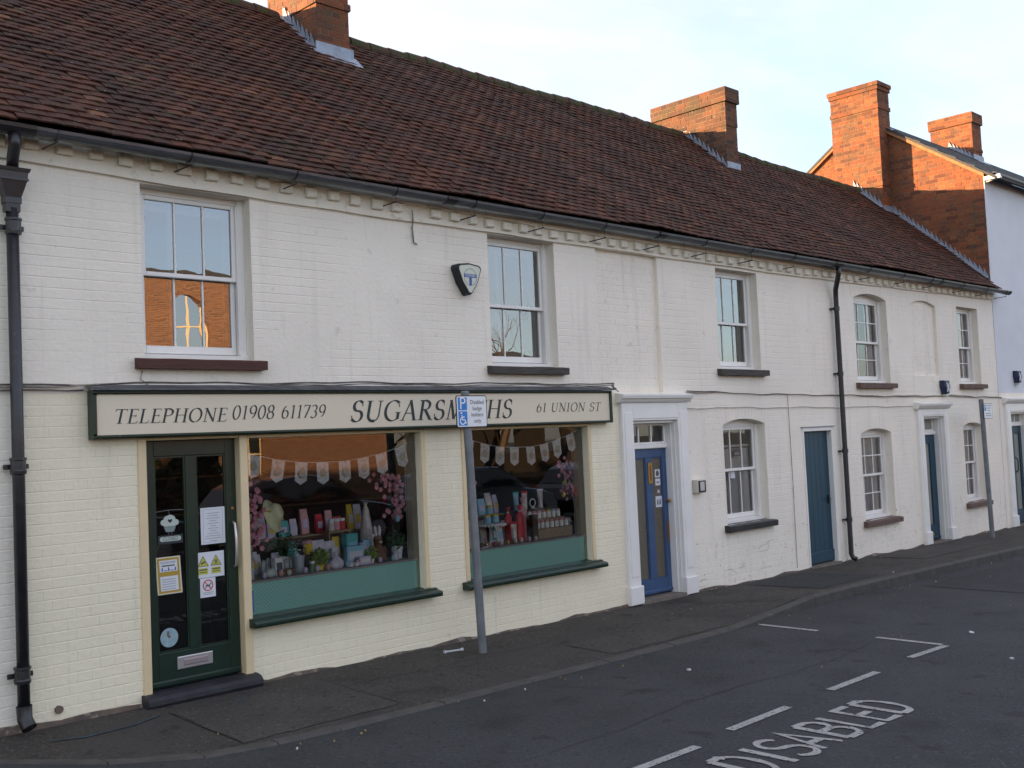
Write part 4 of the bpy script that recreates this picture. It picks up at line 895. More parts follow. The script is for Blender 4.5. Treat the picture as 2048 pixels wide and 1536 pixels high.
# ------------------------------------------------------------ fascia sign with painted italic capitals
fs_=thing('shop_sign','long cream shop sign board with dark green frame and italic lettering','shop sign',(6.03,-.05,2.03))
b=MB(); b.box(3.21,8.865,-.075,-.008,2.05,2.352); b.build('board',FASCIA,fs_)
for nm,(x0,x1,z0,z1) in dict(a=(3.18,8.895,2.352,2.378),b=(3.18,8.895,2.030,2.0555),c=(3.18,3.212,2.056,2.3515),d=(8.862,8.895,2.056,2.3515)).items():
    b=MB(); b.bbox(x0,x1,-.100,-.006,z0,z1,.010); b.build('frame_moulding',GREEN,fs_)
b=MB(); b.add([(3.16,-.112,2.379),(8.92,-.112,2.379),(8.92,-.106,2.392),(3.16,-.106,2.392),(8.92,-.004,2.425),(3.16,-.004,2.425)],[(0,1,2,3),(3,2,4,5)]); b.build('lead_capping',M('old_lead_cap',(.11,.115,.125),(.065,.065,.07),9,.7,.5,25),fs_)
def wd(thick,thin,nib=18):
    def f(d):
        a=math.degrees(math.atan2(d.y,d.x)); return thin+(thick-thin)*abs(math.sin(R(a-nib)))
    return f
def serif(x,y,w=.30): return ('s',[(x-w/2,y),(x+w/2,y)])
def el(cx,cy,rx_,ry_,a0=90,a1=450,n=28): return arc(cx,cy,rx_,ry_,a0,a1,n)
GL={
'T':(.66,[('k',[(.33,0),(.33,.98)]),('h',[(.0,.98),(.66,.98)]),('h',[(.01,.98),(.0,.84)]),('h',[(.65,.98),(.665,.86)]),serif(.33,.015)]),
'E':(.56,[('k',[(.14,0),(.14,1)]),('h',[(0,.985),(.52,.985),(.53,.86)]),('h',[(.14,.52),(.43,.52)]),('h',[(.43,.60),(.43,.45)]),('h',[(0,.015),(.53,.015),(.57,.16)])]),
'L':(.56,[('k',[(.14,0),(.14,1)]),serif(.14,.985),('h',[(0,.015),(.52,.015),(.56,.17)])]),
'P':(.60,[('k',[(.14,0),(.14,1)]),serif(.12,.015),('c',[(.0,.985),(.30,.985)]+arc(.30,.735,.27,.25,90,-90,12)+[(.17,.48)])]),
'H':(.80,[('k',[(.14,0),(.14,1)]),('k',[(.66,0),(.66,1)]),('h',[(.14,.52),(.66,.52)]),serif(.14,.985),serif(.14,.015),serif(.66,.985),serif(.66,.015)]),
'O':(.80,[('c',el(.40,.5,.36,.5))]),
'N':(.82,[('t',[(.13,0),(.13,.98)]),('k',[(.10,1.0),(.68,.02)]),('t',[(.68,.0),(.68,1)]),serif(.10,.985,.24),serif(.13,.015,.26),serif(.68,.985,.26)]),
'0':(.56,[('c',el(.28,.5,.24,.5))]),'1':(.40,[('k',[(.22,0),(.22,1)]),('h',[(.22,.99),(.06,.88)]),serif(.22,.015,.28)]),
'9':(.54,[('c',el(.27,.70,.22,.30)),('c',[(.49,.74)]+arc(.05,.62,.44,.62,5,-62,12))]),
'8':(.54,[('c',el(.27,.75,.19,.25)),('c',el(.27,.25,.23,.26))]),
'6':(.54,[('c',el(.27,.30,.22,.30)),('c',[(.05,.28)]+arc(.49,.38,.44,.62,186,118,12))]),
'7':(.50,[('h',[(.02,.82),(.03,.97),(.48,.97)]),('k',[(.48,.97),(.18,0)])]),
'3':(.50,[('c',arc(.22,.76,.20,.23,150,-75,14)),('c',arc(.20,.27,.24,.27,80,-140,16))]),
'S':(.56,[('c',arc(.29,.755,.205,.245,35,255,16)+arc(.27,.265,.235,.265,78,-150,18)[1:]),('h',[(.46,.90),(.485,.74)]),('h',[(.06,.14),(.03,.30)])]),
'U':(.78,[('k',[(.13,1),(.13,.34)]+[(q[0],q[1]) for q in arc(.38,.31,.25,.30,180,290,12)]),('t',[(.44,.02)]+arc(.40,.33,.24,.32,-60,0,8)+[(.64,1)]),serif(.13,.985,.28),serif(.64,.985,.24)]),
'G':(.76,[('c',arc(.42,.5,.38,.5,48,318,26)),('h',[(.67,.84),(.70,.68)]),('k',[(.68,.40),(.68,.08)]),serif(.66,.41,.26)]),
'A':(.74,[('t',[(.06,0),(.38,1.02)]),('k',[(.36,1.02),(.66,0)]),('h',[(.17,.36),(.54,.36)]),serif(.05,.015,.22),serif(.66,.015,.26)]),
'R':(.68,[('k',[(.14,0),(.14,1)]),serif(.12,.015),('c',[(.0,.985),(.28,.985)]+arc(.28,.755,.24,.23,90,-90,12)+[(.17,.525)]),('k',[(.30,.52),(.62,.03)]),('h',[(.60,.015),(.74,.015)])]),
'M':(.92,[('t',[(.10,0),(.16,1)]),('k',[(.16,1),(.43,.02)]),('t',[(.43,.02),(.74,1)]),('k',[(.74,1),(.80,0)]),serif(.10,.015,.24),serif(.80,.015,.28),serif(.15,.985,.16),serif(.76,.985,.16)]),
'I':(.34,[('k',[(.16,0),(.16,1)]),serif(.16,.985,.30),serif(.16,.015,.30)]),' ':(.36,[])}
def letters(text,x0,x1,z,h,y,mat,parent,shear=.20,slope=0,thick=.125):
    tot=sum(GL[c][0]+.12 for c in text)-.12; k=(x1-x0)/((tot)*h)
    x=0
    for ch in text:
        wdt,sts=GL[ch]; b=MB(); i=0
        for kind,pts in sts:
            wf={'k':lambda d:thick,'t':lambda d:thick*.45,'h':lambda d:.042,'s':lambda d:.034,'c':wd(thick*1.02,.036)}[kind]
            put=lambda a,c,dz:(x0+((x+a)*h+shear*c*h)*k,y-dz,z+c*h)
            stroke(b,pts,wf,put,i*.0004); i+=1
        if sts: b.build('lettering',mat,parent)
        x+=wdt+.12
letters('TELEPHONE',3.335,4.235,2.137,.105,-.0765,INKG,fs_)
letters('01908 611739',4.29,5.16,2.150,.108,-.0765,INKG,fs_,thick=.11)
letters('SUGARSMITHS',5.42,7.36,2.108,.180,-.0765,INKG,fs_,thick=.135)
letters('61 UNION ST',7.72,8.70,2.158,.092,-.0765,INKG,fs_,thick=.105)
# ------------------------------------------------------------ cables along the wall
def cable(pts,r,mat,label,grp=None):
    P=[]
    for (x0,z0),(x1,z1) in zip(pts,pts[1:]):
        n=max(2,int((x1-x0)/.12))
        for i in range(n): t=i/n; x=x0+(x1-x0)*t; P.append((x,-.012-r-.004*math.sin(x*5)-(.10 if 3.15<x<8.92 and z0>2.38 and z0<2.45 else 0),z0+(z1-z0)*t+.006*math.sin(x*3.7+r*900)+.004*math.sin(x*9.3)))
    P.append((pts[-1][0],-.012-r,pts[-1][1])); b=MB(); b.tube(P,r,6); return tag(b.build('cable',mat,None),label,'cable')
cable([(1.2,2.43),(3.1,2.425),(5,2.44),(8.9,2.445),(9.06,2.40)],.007,DCABLE,'uppermost dark cable running above the shop sign')
cable([(1.2,2.405),(2.9,2.405),(3.2,2.43),(6,2.425),(8.9,2.43),(9.1,2.37)],.006,CABLE,'pale cable resting along the top of the shop sign')
cable([(1.2,2.375),(3.15,2.385)],.006,DCABLE,'short lower cable left of the shop sign')
cable([(10.36,2.375),(12,2.335),(14,2.315),(16,2.285),(17.4,2.29),(19.9,2.255)],.006,DCABLE,'long grey cable sagging between doorway surround and rendered house')
cable([(10.36,2.36),(13,2.322),(15.5,2.30),(18,2.30),(19.9,2.24)],.005,CABLE,'thin pale cable clipped just under the long grey one')
cable([(10.33,2.17),(12,2.16),(14,2.14),(16.3,2.135)],.004,CABLE,'thin cable running to the top of the narrow teal doorway')
b=MB(); b.tube([(12.62,-.008,2.33),(12.63,-.008,1.2),(12.62,-.008,.02)],.004,5); tag(b.build('cable',CABLE,None),'thin vertical cable left of the boarded teal door','cable')
b=MB(); b.tube([(6.22,-.06,4.05),(6.24,-.04,3.96),(6.25,-.012,3.90),(6.26,-.012,3.76),(6.30,-.012,3.745)],.007,6); tag(b.build('cable_stub',CABLE,None),'short cut cable end hanging below the cornice','cable')
b=MB(); P=[(3.60,2.53),(3.58,2.47),(3.62,2.44),(3.66,2.41)]; b.tube([(x,-.01,z) for x,z in P],.004,5); tag(b.build('cable',CABLE,None),'short thin cable under the red-brown sill','cable')
# ------------------------------------------------------------ alarm boxes, entry box
ab=thing('alarm_box','rounded triangular alarm box with blue T emblem on white face','alarm box',(6.86,-.05,3.30))
def rtri(c,w,h,k=0.0):
    pts=[(-.5*w,.40*h),(.5*w,.40*h),(0,-.60*h)]; P=[]; rad=.17*w; n=3
    for i in range(n):
        p=Vector(pts[i]); a=(Vector(pts[i-1])-p).normalized(); d=(Vector(pts[(i+1)%n])-p).normalized(); ins=rad*1.45
        A=p+a*ins; B=p+d*ins
        for t in range(7):
            t/=6; q=A*(1-t)**2+p*2*t*(1-t)+B*t*t; P.append((c[0]+q.x*(1-k),c[1]+q.y*(1-k)))
        nx=B.lerp(Vector(pts[(i+1)%n])+(p-Vector(pts[(i+1)%n])).normalized()*ins,.5); bul=Vector((0,.035*h)) if i==0 else (Vector((.025*w,-.01)) if i==1 else Vector((-.025*w,-.01))); nx=nx+bul; P.append((c[0]+nx.x*(1-k),c[1]+nx.y*(1-k)))
    return P[::-1]
cA=(6.87,3.46)
b=MB(); A=rtri(cA,.37,.34); n=len(A); rings=[(0,-.002),(0,-.085),(.05,-.10)]; vs=[]
for k,y in rings: vs+=[(x,y,z) for x,z in rtri(cA,.37,.34,k)]
b.add(vs,[(r_*n+i,r_*n+(i+1)%n,(r_+1)*n+(i+1)%n,(r_+1)*n+i) for r_ in range(2) for i in range(n)]+[tuple(range(2*n,3*n))]); b.build('body',M('dark_navy_plastic',(.012,.014,.022),None,rough=.45),ab)
b=MB(); b.add([(x,-.1015,z) for x,z in rtri(cA,.32,.295)],[tuple(range(n))]); b.build('face',M('pale_cream_plastic',(.60,.62,.50),None,rough=.4),ab)
EMB=M('emblem_blue',(.045,.09,.30),None,rough=.4)
cz=3.468; cx_=6.872; b=MB(); rr=.083
o1=[(cx_+rr*math.cos(2*math.pi*i/28),-.1025,cz+rr*math.sin(2*math.pi*i/28)) for i in range(28)]; o2=[(cx_+(rr-.005)*math.cos(2*math.pi*i/28),-.1025,cz+(rr-.005)*math.sin(2*math.pi*i/28)) for i in range(28)]
b.add(o1+o2,[(i,(i+1)%28,28+(i+1)%28,28+i) for i in range(28)]); b.build('emblem_ring',EMB,ab)
b=MB(); b.add([(cx_-.083,-.103,cz-.004),(cx_+.083,-.103,cz-.004),(cx_+.083,-.103,cz+.030),(cx_-.083,-.103,cz+.030),(cx_-.017,-.103,cz-.08),(cx_+.017,-.103,cz-.08),(cx_+.017,-.103,cz-.004),(cx_-.017,-.103,cz-.004)],[(0,1,2,3),(4,5,6,7)]); b.build('emblem',EMB,ab)
wall_text('lettering','TICKFORD',.030,SIGNW,(cx_,-.1036,cz+.013),ab,sx=.92)
def xalarm(x,z,y,label):
    t=thing('alarm_box',label,'alarm box',(x,y,z-.13)); b=MB()
    pf=[(-.10,.13),(.10,.13),(.105,.02),(.06,-.10),(-.06,-.10),(-.105,.02)][::-1]
    n=6; vs=[(x+u,y,z+v) for u,v in pf]+[(x+u*.95,y-.07,z+v*.96) for u,v in pf]+[(x+u*.72,y-.095,z+v*.75) for u,v in pf]
    b.add(vs,[(r_*n+i,r_*n+(i+1)%n,(r_+1)*n+(i+1)%n,(r_+1)*n+i) for r_ in range(2) for i in range(n)]+[tuple(range(2*n,3*n))]); b.build('body',MATS.get('navy_alarm_case') or M('navy_alarm_case',(.014,.024,.065),None,rough=.4),t)
    b=MB(); yy=y-.0965
    for s_ in (-1,1):
        for o_ in (-.012,.012):
            d=Vector((s_*.05,.075)); nrm=Vector((-d.y,d.x)).normalized()*.006; c=Vector((x+o_,z+.012))
            b.add([(c.x-d.x-nrm.x,yy,c.y-d.y-nrm.y),(c.x+d.x-nrm.x,yy,c.y+d.y-nrm.y),(c.x+d.x+nrm.x,yy,c.y+d.y+nrm.y),(c.x-d.x+nrm.x,yy,c.y-d.y+nrm.y)],[(0,1,2,3)]); yy-=.0006
    b.build('emblem',SIGNW,t); b=MB(); b.box(x-.05,x+.05,y-.08,y,z-.135,z-.101); b.build('strobe_lens',M('clear_strobe',(.45,.46,.42),None,rough=.3),t)
xalarm(17.46,2.42,-.006,'dark alarm box with white crossed emblem above the narrow teal doorway')
xalarm(20.62,2.62,-.012,'dark alarm box with white crossed emblem on the blue render')
eb=thing('entry_phone','small steel entry phone box on the wall beside the blue door','entry phone',(10.48,-.03,1.17))
b=MB(); b.bbox(10.40,10.565,-.075,-.002,1.16,1.315,.01); b.build('case',M('cream_metal',(.55,.52,.47),None,rough=.5),eb)
b=MB(); b.bbox(10.415,10.553,-.088,-.0755,1.17,1.305,.006); b.build('bezel',SIGNK,eb); b=MB(); b.bbox(10.432,10.515,-.093,-.0885,1.185,1.29,.003); b.build('panel',CHROME,eb)
# ------------------------------------------------------------ parking signs on posts
def sign_post(x,y,lean,label,big=True,turn=0.0):
    g_=G(x)-.03; t=thing('parking_sign',label,'parking sign',(x,y,g_)); top=2.335 if big else 2.20
    b=MB(); b.tube([(x,y,g_-.05),(x+lean,y,top)],.038,16); b.lathe([(.040,0),(.030,.012)],(x+lean,y,top),16); b.build('post',POSTM,t,smooth=False)
    sx,sz0,sz1=x+lean,(2.02,2.305) if big else (1.93,2.16),0
    z0,z1=(2.018,2.305) if big else (1.885,2.135); W2=.185 if big else .175
    cxs=sx+(.03 if big else .14); yf=y-.048
    p=sub('plate',t,(cxs,yf,(z0+z1)/2)); 
    def rr(w_,h_,r_,yv):
        P=[]
        for (sx_,sz_,a0) in ((1,1,0),(-1,1,90),(-1,-1,180),(1,-1,270)):
            for i in range(5): a=R(a0+90*i/4); P.append((cxs+sx_*(w_-r_)+r_*math.cos(a),yv,(z0+z1)/2+sz_*(h_-r_)+r_*math.sin(a)))
        return P
    P=rr(W2,(z1-z0)/2,.022,yf); Q=rr(W2,(z1-z0)/2,.022,yf+.006); n=len(P); b=MB(); b.add(P+Q,[tuple(range(n))[::-1],tuple(range(n,2*n))]+[(i,(i+1)%n,n+(i+1)%n,n+i) for i in range(n)]); b.build('plate_border',SIGNK,p)
    b=MB(); b.add(rr(W2-.008,(z1-z0)/2-.008,.016,yf-.0012),[tuple(range(n))[::-1]]); b.build('plate_face',SIGNW,p)
    b=MB(); b.box(sx-.05,sx+.05,yf+.0065,yf+.015,z0+.06,z0+.075); b.box(sx-.05,sx+.05,yf+.0065,yf+.015,z1-.075,z1-.06); b.build('plate_clip',POSTM,p)
    h=(z1-z0); y1=yf-.0022; y2=yf-.0032
    if big:
        bx0,bx1=cxs-W2+.022,cxs-W2+.128
        b=MB(); b.add([(bx0,y1,z0+.155),(bx1,y1,z0+.155),(bx1,y1,z1-.018),(bx0,y1,z1-.018)],[(0,1,2,3)]); b.add([(bx0,y1,z0+.018),(bx1,y1,z0+.018),(bx1,y1,z0+.146),(bx0,y1,z0+.146)],[(0,1,2,3)]); b.build('blue_panel',SIGNB,p)
        wall_text('lettering','P',.155,SIGNW,((bx0+bx1)/2,y2,z0+.212),p)
        # wheelchair symbol
        b=MB(); c=Vector(((bx0+bx1)/2,z0+.082)); put=lambda a,e,dz:(c.x+a,y2-dz,c.y+e); wf=lambda d:.011
        stroke(b,arc(-.004,-.022,.030,.030,110,370,18),wf,put,0); stroke(b,[(-.014,.030),(-.010,-.012),(.020,-.012),(.030,-.042),(.044,-.038)],wf,put,.0004); stroke(b,[(-.012,.012),(.018,.012)],wf,put,.0008); b.add([(c.x-.017+.010*math.cos(2*math.pi*i/12),y2,c.y+.048+.010*math.sin(2*math.pi*i/12)) for i in range(12)],[tuple(range(12))]); b.build('wheelchair_symbol',SIGNW,p)
        for i,tx in enumerate(('Disabled','badge','holders','only')): wall_text('lettering',tx,.052,SIGNK,(cxs+.065,y1,z1-.062-.056*i),p,sx=.93)
    else:
        b=MB(); b.add([(cxs-.155,y1,z0+.13),(cxs-.075,y1,z0+.13),(cxs-.075,y1,z1-.02),(cxs-.155,y1,z1-.02)],[(0,1,2,3)]); b.build('blue_panel',SIGNB,p); wall_text('lettering','P',.10,SIGNW,(cxs-.115,y2,z0+.185),p)
        b=MB()
        for (ua,ub,v) in ((-.05,.13,-.045),(-.05,.11,-.085),(-.02,.08,-.125),(-.11,.11,-.175),(-.12,.12,-.21)): b.add([(cxs+ua,y1,z1+v),(cxs+ub,y1,z1+v),(cxs+ub,y1,z1+v+.016),(cxs+ua,y1,z1+v+.016)],[(0,1,2,3)])
        b.build('small_print',M('sign_grey',(.35,.37,.40),None,rough=.5),p)
    return t
sign_post(6.475,-.49,-.085,'disabled parking sign on the grey post before the shop windows')
sign_post(17.93,-.47,-.10,'small parking sign on the far grey post near the rendered house',False)
# ------------------------------------------------------------ notices on the doors
PAPER=M('white_paper',(.66,.68,.72),None,rough=.7); INK=M('printed_ink',(.10,.10,.13),None,rough=.8); FAINT=M('faint_print',(.40,.41,.45),None,rough=.8)
YEL=M('warning_yellow',(.50,.50,.05),None,rough=.6); OCH=M('ochre_print',(.42,.28,.04),None,rough=.7); RED=M('red_print',(.55,.06,.06),None,rough=.6); CARD=M('black_card',(.02,.02,.025),None,rough=.6); PALEG=M('pale_green_wood',(.46,.52,.47),None,rough=.7); PALEG2=M('grey_green_wood',(.22,.27,.26),None,rough=.7)
def paper(name,x0,x1,z0,z1,y,label,mat=PAPER,cat='notice'):
    t=thing(name,label,cat,((x0+x1)/2,y,z0)); b=MB(); b.box(x0,x1,y-.0015,y,z0,z1); b.build('sheet',mat,t); return t
def bars(t,rows,y,mat=FAINT,name='small_print'):
    b=MB()
    for xa,xb,z,h in rows: b.add([(xa,y,z),(xb,y,z),(xb,y,z+h),(xa,y,z+h)],[(0,1,2,3)])
    return b.build(name,mat,t)
yd=.058
t=paper('notice',4.075,4.283,1.184,1.468,yd+.012,'white typed notice in the right pane of the green shop door')
bars(t,[(4.095,4.263,1.198,.0025),(4.095,4.263,1.452,.0025)]+[(4.095,4.098,1.198,.256),(4.26,4.263,1.198,.256)],yd+.009,FAINT,'border_line')
rn=random.Random(5); bars(t,[(4.18-w_,4.18+w_,1.42-.0195*i,.006) for i,w_ in enumerate([.055,.045,.06,.03,.05,.025,.045,.03,.05,.065,.07,.03])],yd+.0088)
t=paper('notice',4.045,4.266,.928,1.125,yd+.012,'white notice with two yellow warning triangles on the shop door')
for c in (4.085,4.195):
    b=MB(); b.add([(c-.048,yd+.009,1.015),(c+.048,yd+.009,1.015),(c,yd+.009,1.100)],[(0,1,2)]); b.build('triangle_border',INK,t)
    b=MB(); b.add([(c-.039,yd+.0085,1.020),(c+.039,yd+.0085,1.020),(c,yd+.0085,1.090)],[(0,1,2)]); b.build('warning_triangle',YEL,t)
    b=MB(); put=lambda u,v,dz:(c+u,yd+.008-dz,1.05+v); wf=lambda d:.007
    if c<4.1: stroke(b,[(-.018,-.010),(.018,.0)],lambda d:.014,put,0); stroke(b,[(-.01,-.02),(-.012,-.01)],wf,put,.0004)
    else: stroke(b,[(-.012,-.024),(0,-.005),(.002,.012)],wf,put,0); stroke(b,[(.012,-.024),(0,-.005)],wf,put,.0004); stroke(b,[(-.014,.0),(.0,.008),(.014,.0)],wf,put,.0008)
    b.build('pictogram',INK,t); bars(t,[(c-.040,c+.040,.955,.048)],yd+.009,YEL,'yellow_label'); bars(t,[(c-.034,c+.034,.985,.010),(c-.03,c+.03,.968,.007)],yd+.0085,INK,'label_print')
t=paper('notice',4.056,4.187,.776,.925,yd+.0125,'small white notice with a red no dogs circle on the shop door')
b=MB(); cc=(4.122,.868); put=lambda u,v,dz:(cc[0]+u,yd+.009-dz,cc[1]+v); stroke(b,arc(0,0,.040,.040,0,360,28),lambda d:.008,put,0); stroke(b,[(-.028,.028),(.028,-.028)],lambda d:.007,put,-.0004); b.build('prohibition_circle',RED,t)
b=MB(); stroke(b,[(-.02,-.002),(.014,-.002)],lambda d:.012,put,.001); stroke(b,[(-.018,-.004),(-.02,-.022)],lambda d:.005,put,.0014); stroke(b,[(.012,-.004),(.013,-.022)],lambda d:.005,put,.0014); stroke(b,[(.012,.0),(.02,.014),(.028,.012)],lambda d:.007,put,.0018); b.build('dog_pictogram',INK,t); bars(t,[(4.075,4.168,.81,.005),(4.085,4.158,.797,.005)],yd+.009)
t=thing('notice','bordered keep apart notice hanging in the left pane of the shop door','notice',(3.80,yd,.84))
def skewq(z0,z1,i,y): 
    f=lambda x,z:(x+.010*(1.125-z)/.285*1.4,y,z)
    return [f(3.695+i,z0),f(3.895-i,z0),f(3.895-i,z1),f(3.695+i,z1)]
b=MB(); b.add(skewq(.842,1.124,0,yd+.010),[(0,1,2,3)]); b.build('sheet',M('cream_paper',(.62,.58,.46),None,rough=.7),t); b=MB(); b.add(skewq(.852,1.114,.012,yd+.0095),[(0,1,2,3)]); b.build('ochre_border',OCH,t); b=MB(); b.add(skewq(.868,1.098,.028,yd+.009),[(0,1,2,3)]); b.build('inner_sheet',PAPER,t)
bars(t,[(3.718,3.878,.978,.034)],yd+.0085,OCH,'ochre_band'); wall_text('lettering','PLEASE KEEP',.022,INK,(3.797,yd+.0085,1.080),t); bars(t,[(3.745,3.85,1.052,.010)],yd+.0085,INK)
b=MB(); 
for xx in (3.748,3.800,3.855): 
    b.add([(xx-.006,yd+.0085,1.018),(xx+.006,yd+.0085,1.018),(xx+.006,yd+.0085,1.036),(xx-.006,yd+.0085,1.036)],[(0,1,2,3)]); b.add([(xx-.004,yd+.0083,1.037),(xx+.004,yd+.0083,1.037),(xx+.004,yd+.0083,1.044),(xx-.004,yd+.0083,1.044)],[(0,1,2,3)])
b.add([(3.76,yd+.0085,1.018),(3.79,yd+.0085,1.018),(3.79,yd+.0085,1.023),(3.76,yd+.0085,1.023)],[(0,1,2,3)]); b.add([(3.812,yd+.0085,1.018),(3.845,yd+.0085,1.018),(3.845,yd+.0085,1.023),(3.812,yd+.0085,1.023)],[(0,1,2,3)]); b.build('people_pictogram',EMB,t)
bars(t,[(3.745,3.855,.950-.018*i,.007) for i in range(5)],yd+.0085,FAINT)
# cupcake closed sign
t=thing('closed_sign','wooden cupcake shaped hanging sign on the shop door','closed sign',(3.822,.068,1.25)); yy=.068
def flat(pts,y,mat,name,th=.006): b=MB(); b.prism(pts[::-1],1,y,y+th); return b.build(name,mat,t)
flat([(3.750,1.368),(3.745,1.385),(3.758,1.402),(3.772,1.405),(3.778,1.425),(3.80,1.432),(3.822,1.440),(3.846,1.432),(3.862,1.420),(3.868,1.402),(3.885,1.398),(3.894,1.380),(3.888,1.362),(3.86,1.352),(3.78,1.352)][::-1],yy,PALEG,'icing')
flat([(3.772,1.350),(3.868,1.350),(3.853,1.310),(3.788,1.310)][::-1],yy+.001,PALEG2,'cake_case')
b=MB(); hp=[(3.822,1.376),(3.804,1.393),(3.804,1.402),(3.812,1.407),(3.822,1.400),(3.832,1.407),(3.840,1.402),(3.840,1.393)][::-1]; b.prism(hp,1,yy-.001,yy+.0); b.build('heart_cutout',CARD,t)
b=MB(); b.tube([(3.705,.075,1.465),(3.81,.073,1.475),(3.94,.075,1.47)],.0012,4); b.tube([(3.81,.073,1.475),(3.822,.071,1.44)],.001,4); b.tube([(3.81,.071,1.31),(3.812,.071,1.27)],.001,4); b.tube([(3.836,.071,1.31),(3.834,.071,1.27)],.001,4); b.build('string',FAINT,t)
b=MB(); b.bbox(3.722,3.925,yy+.001,yy+.007,1.218,1.285,.003); b.build('board',M('dark_slate_board',(.035,.04,.045),None,rough=.7),t)
b=MB(); P=[]
for sx_,a0 in ((1,-90),(-1,90)):
    for i in range(9): a=R(a0+180*i/8); P.append((3.822+sx_*.0+ (.068 if sx_>0 else -.068)+.018*math.cos(a),1.257+.018*math.sin(a)))
b.prism(P[::-1],1,yy-.001,yy+.0005); b.build('word_plaque',PALEG,t); wall_text('lettering','CLOSED',.036,CARD,(3.822,yy-.0016,1.257),t,sx=.95)
t=thing('sticker','round pale blue sticker at the foot of the shop door glass','sticker',(3.794,.075,.45)); b=MB(); P=[(3.794+.072*math.cos(2*math.pi*i/24),.516+.072*math.sin(2*math.pi*i/24)) for i in range(24)]; b.prism(P[::-1],1,.0745,.0755); b.build('disc',M('pale_blue_vinyl',(.22,.36,.42),(.34,.44,.46),30,.5),t)
b=MB(); put=lambda u,v,dz:(3.794+u,.0738-dz,.516+v); stroke(b,[(-.008,.05),(-.01,.02),(.006,-.002)],lambda d:.02,put,0); b.build('figure',M('sticker_brown',(.16,.12,.12),None,rough=.6),t)
t=paper('sticker',4.463,4.495,.64,.80,.072,'blue edged sticker low in the left shop window','', 'sticker') if False else thing('sticker','blue edged sticker low in the left shop window','sticker',(4.49,.073,.60))
b=MB(); b.box(4.466,4.520,.0725,.0735,.60,.775); b.build('sheet',EMB,t); b=MB(); b.box(4.470,4.507,.0715,.072,.62,.76); b.build('inner_sheet',PAPER,t); bars(t,[(4.474,4.502,.73,.02),(4.474,4.502,.68,.008),(4.474,4.502,.655,.008)],.071,INK)
for (a,c,z0,z1,lb,kind) in ((9.886,9.978,1.376,1.469,'top white sticker with dark disc on the blue door glass',0),(9.888,9.979,1.283,1.361,'plain white sticker second from top on the blue door glass',1),(9.895,9.976,1.182,1.244,'small dark sticker third from top on the blue door glass',2),(9.876,9.995,1.03,1.157,'lowest white sticker with dark figures on the blue door glass',3)):
    t=thing('sticker',lb,'sticker',((a+c)/2,.153,z0)); b=MB(); b.box(a,c,.1525,.1535,z0,z1); b.build('sheet',PAPER if kind!=2 else MATS['sticker_brown'],t); m_=(a+c)/2; zz=(z0+z1)/2
    b=MB()
    if kind==0: b.prism([(m_+.03*math.cos(2*math.pi*i/16),zz+.035*math.sin(2*math.pi*i/16)) for i in range(16)][::-1],1,.1515,.152)
    elif kind==1: b.box(a+.02,c-.02,.1515,.152,zz-.01,zz+.005)
    elif kind==2: b.prism([(m_-.02,zz-.015),(m_+.02,zz-.015),(m_+.012,zz+.015),(m_-.008,zz+.02)][::-1],1,.1515,.152)
    else:
        for i in range(3): b.prism([(m_-.04+.03*i,zz-.035),(m_-.02+.03*i,zz-.035),(m_-.018+.03*i,zz+.01),(m_-.03+.03*i,zz+.04)][::-1],1,.1515,.152)
    b.build('print',INK if kind!=2 else PAPER,t)
t=thing('sticker','framed white sticker in the lower sash of the black-silled window','sticker',(11.52,.185,1.26)); b=MB(); b.box(11.45,11.565,.178,.179,1.265,1.375); b.build('border',INK,t); b=MB(); b.box(11.46,11.555,.177,.1777,1.275,1.365); b.build('sheet',PAPER,t)
t=thing('sticker','dark notice in the upper sash of the black-silled window','sticker',(11.6,.165,1.54)); b=MB(); b.box(11.53,11.70,.160,.161,1.55,1.65); b.build('sheet',M('grey_notice',(.20,.20,.21),None,rough=.6),t); b=MB(); b.box(11.55,11.66,.159,.1598,1.57,1.60); b.build('print',PAPER,t)
# ------------------------------------------------------------ bunting
LACE=M('printed_white_card',(.66,.68,.70),(.50,.47,.38),38,.85,lo=.5,hi=.62)
FLG=M('gold_flower_print',(.50,.40,.20),(.42,.46,.48),60,.85)
def bunting(pts,y,label,ends):
    t=thing('bunting',label,'bunting',(sum(p[0] for p in pts)/len(pts),y,1.6)); P=[ends[0]]+pts+[ends[1]]
    b=MB(); b.tube([(x,y+.004,z) for x,z in P],.003,5); b.build('string',LACE,t)
    for i,(x,z) in enumerate(pts):
        q0,q1=P[i],P[i+2]; sl=(q1[1]-q0[1])/(q1[0]-q0[0]); a=math.atan(sl)*.8+random.uniform(-.05,.05)
        w_,h_=.062,.19; L=[(-w_,0),(w_,0),(w_*.95,-h_+.035),(0,-h_),(-w_*.95,-h_+.035)]
        vs=[]; yy_=random.uniform(-.006,.008)
        for u,v in L: vs.append((x+u*math.cos(a)-v*math.sin(a)*.9,y+yy_*(-v/h_)*2,z+u*math.sin(a)+v*math.cos(a)))
        b=MB(); b.add(vs,[(0,4,3,2,1)]); o=b.build('pennant',LACE,t)
        b=MB(); n=12; b.add([(x+.6*v*0+.034*math.cos(2*math.pi*k/n)+.09*math.sin(a),y-.004-abs(yy_),z-.09*math.cos(a)+.040*math.sin(2*math.pi*k/n)) for k in range(n)],[tuple(range(n))]); b.build('flower_print',FLG,o)
bunting([(4.59,1.86),(4.82,1.81),(5.04,1.78),(5.25,1.77),(5.48,1.77),(5.68,1.79),(5.88,1.82),(6.10,1.87)],.11,'string of white pennants hung in the left shop window',[(4.47,1.89),(6.24,1.92)])
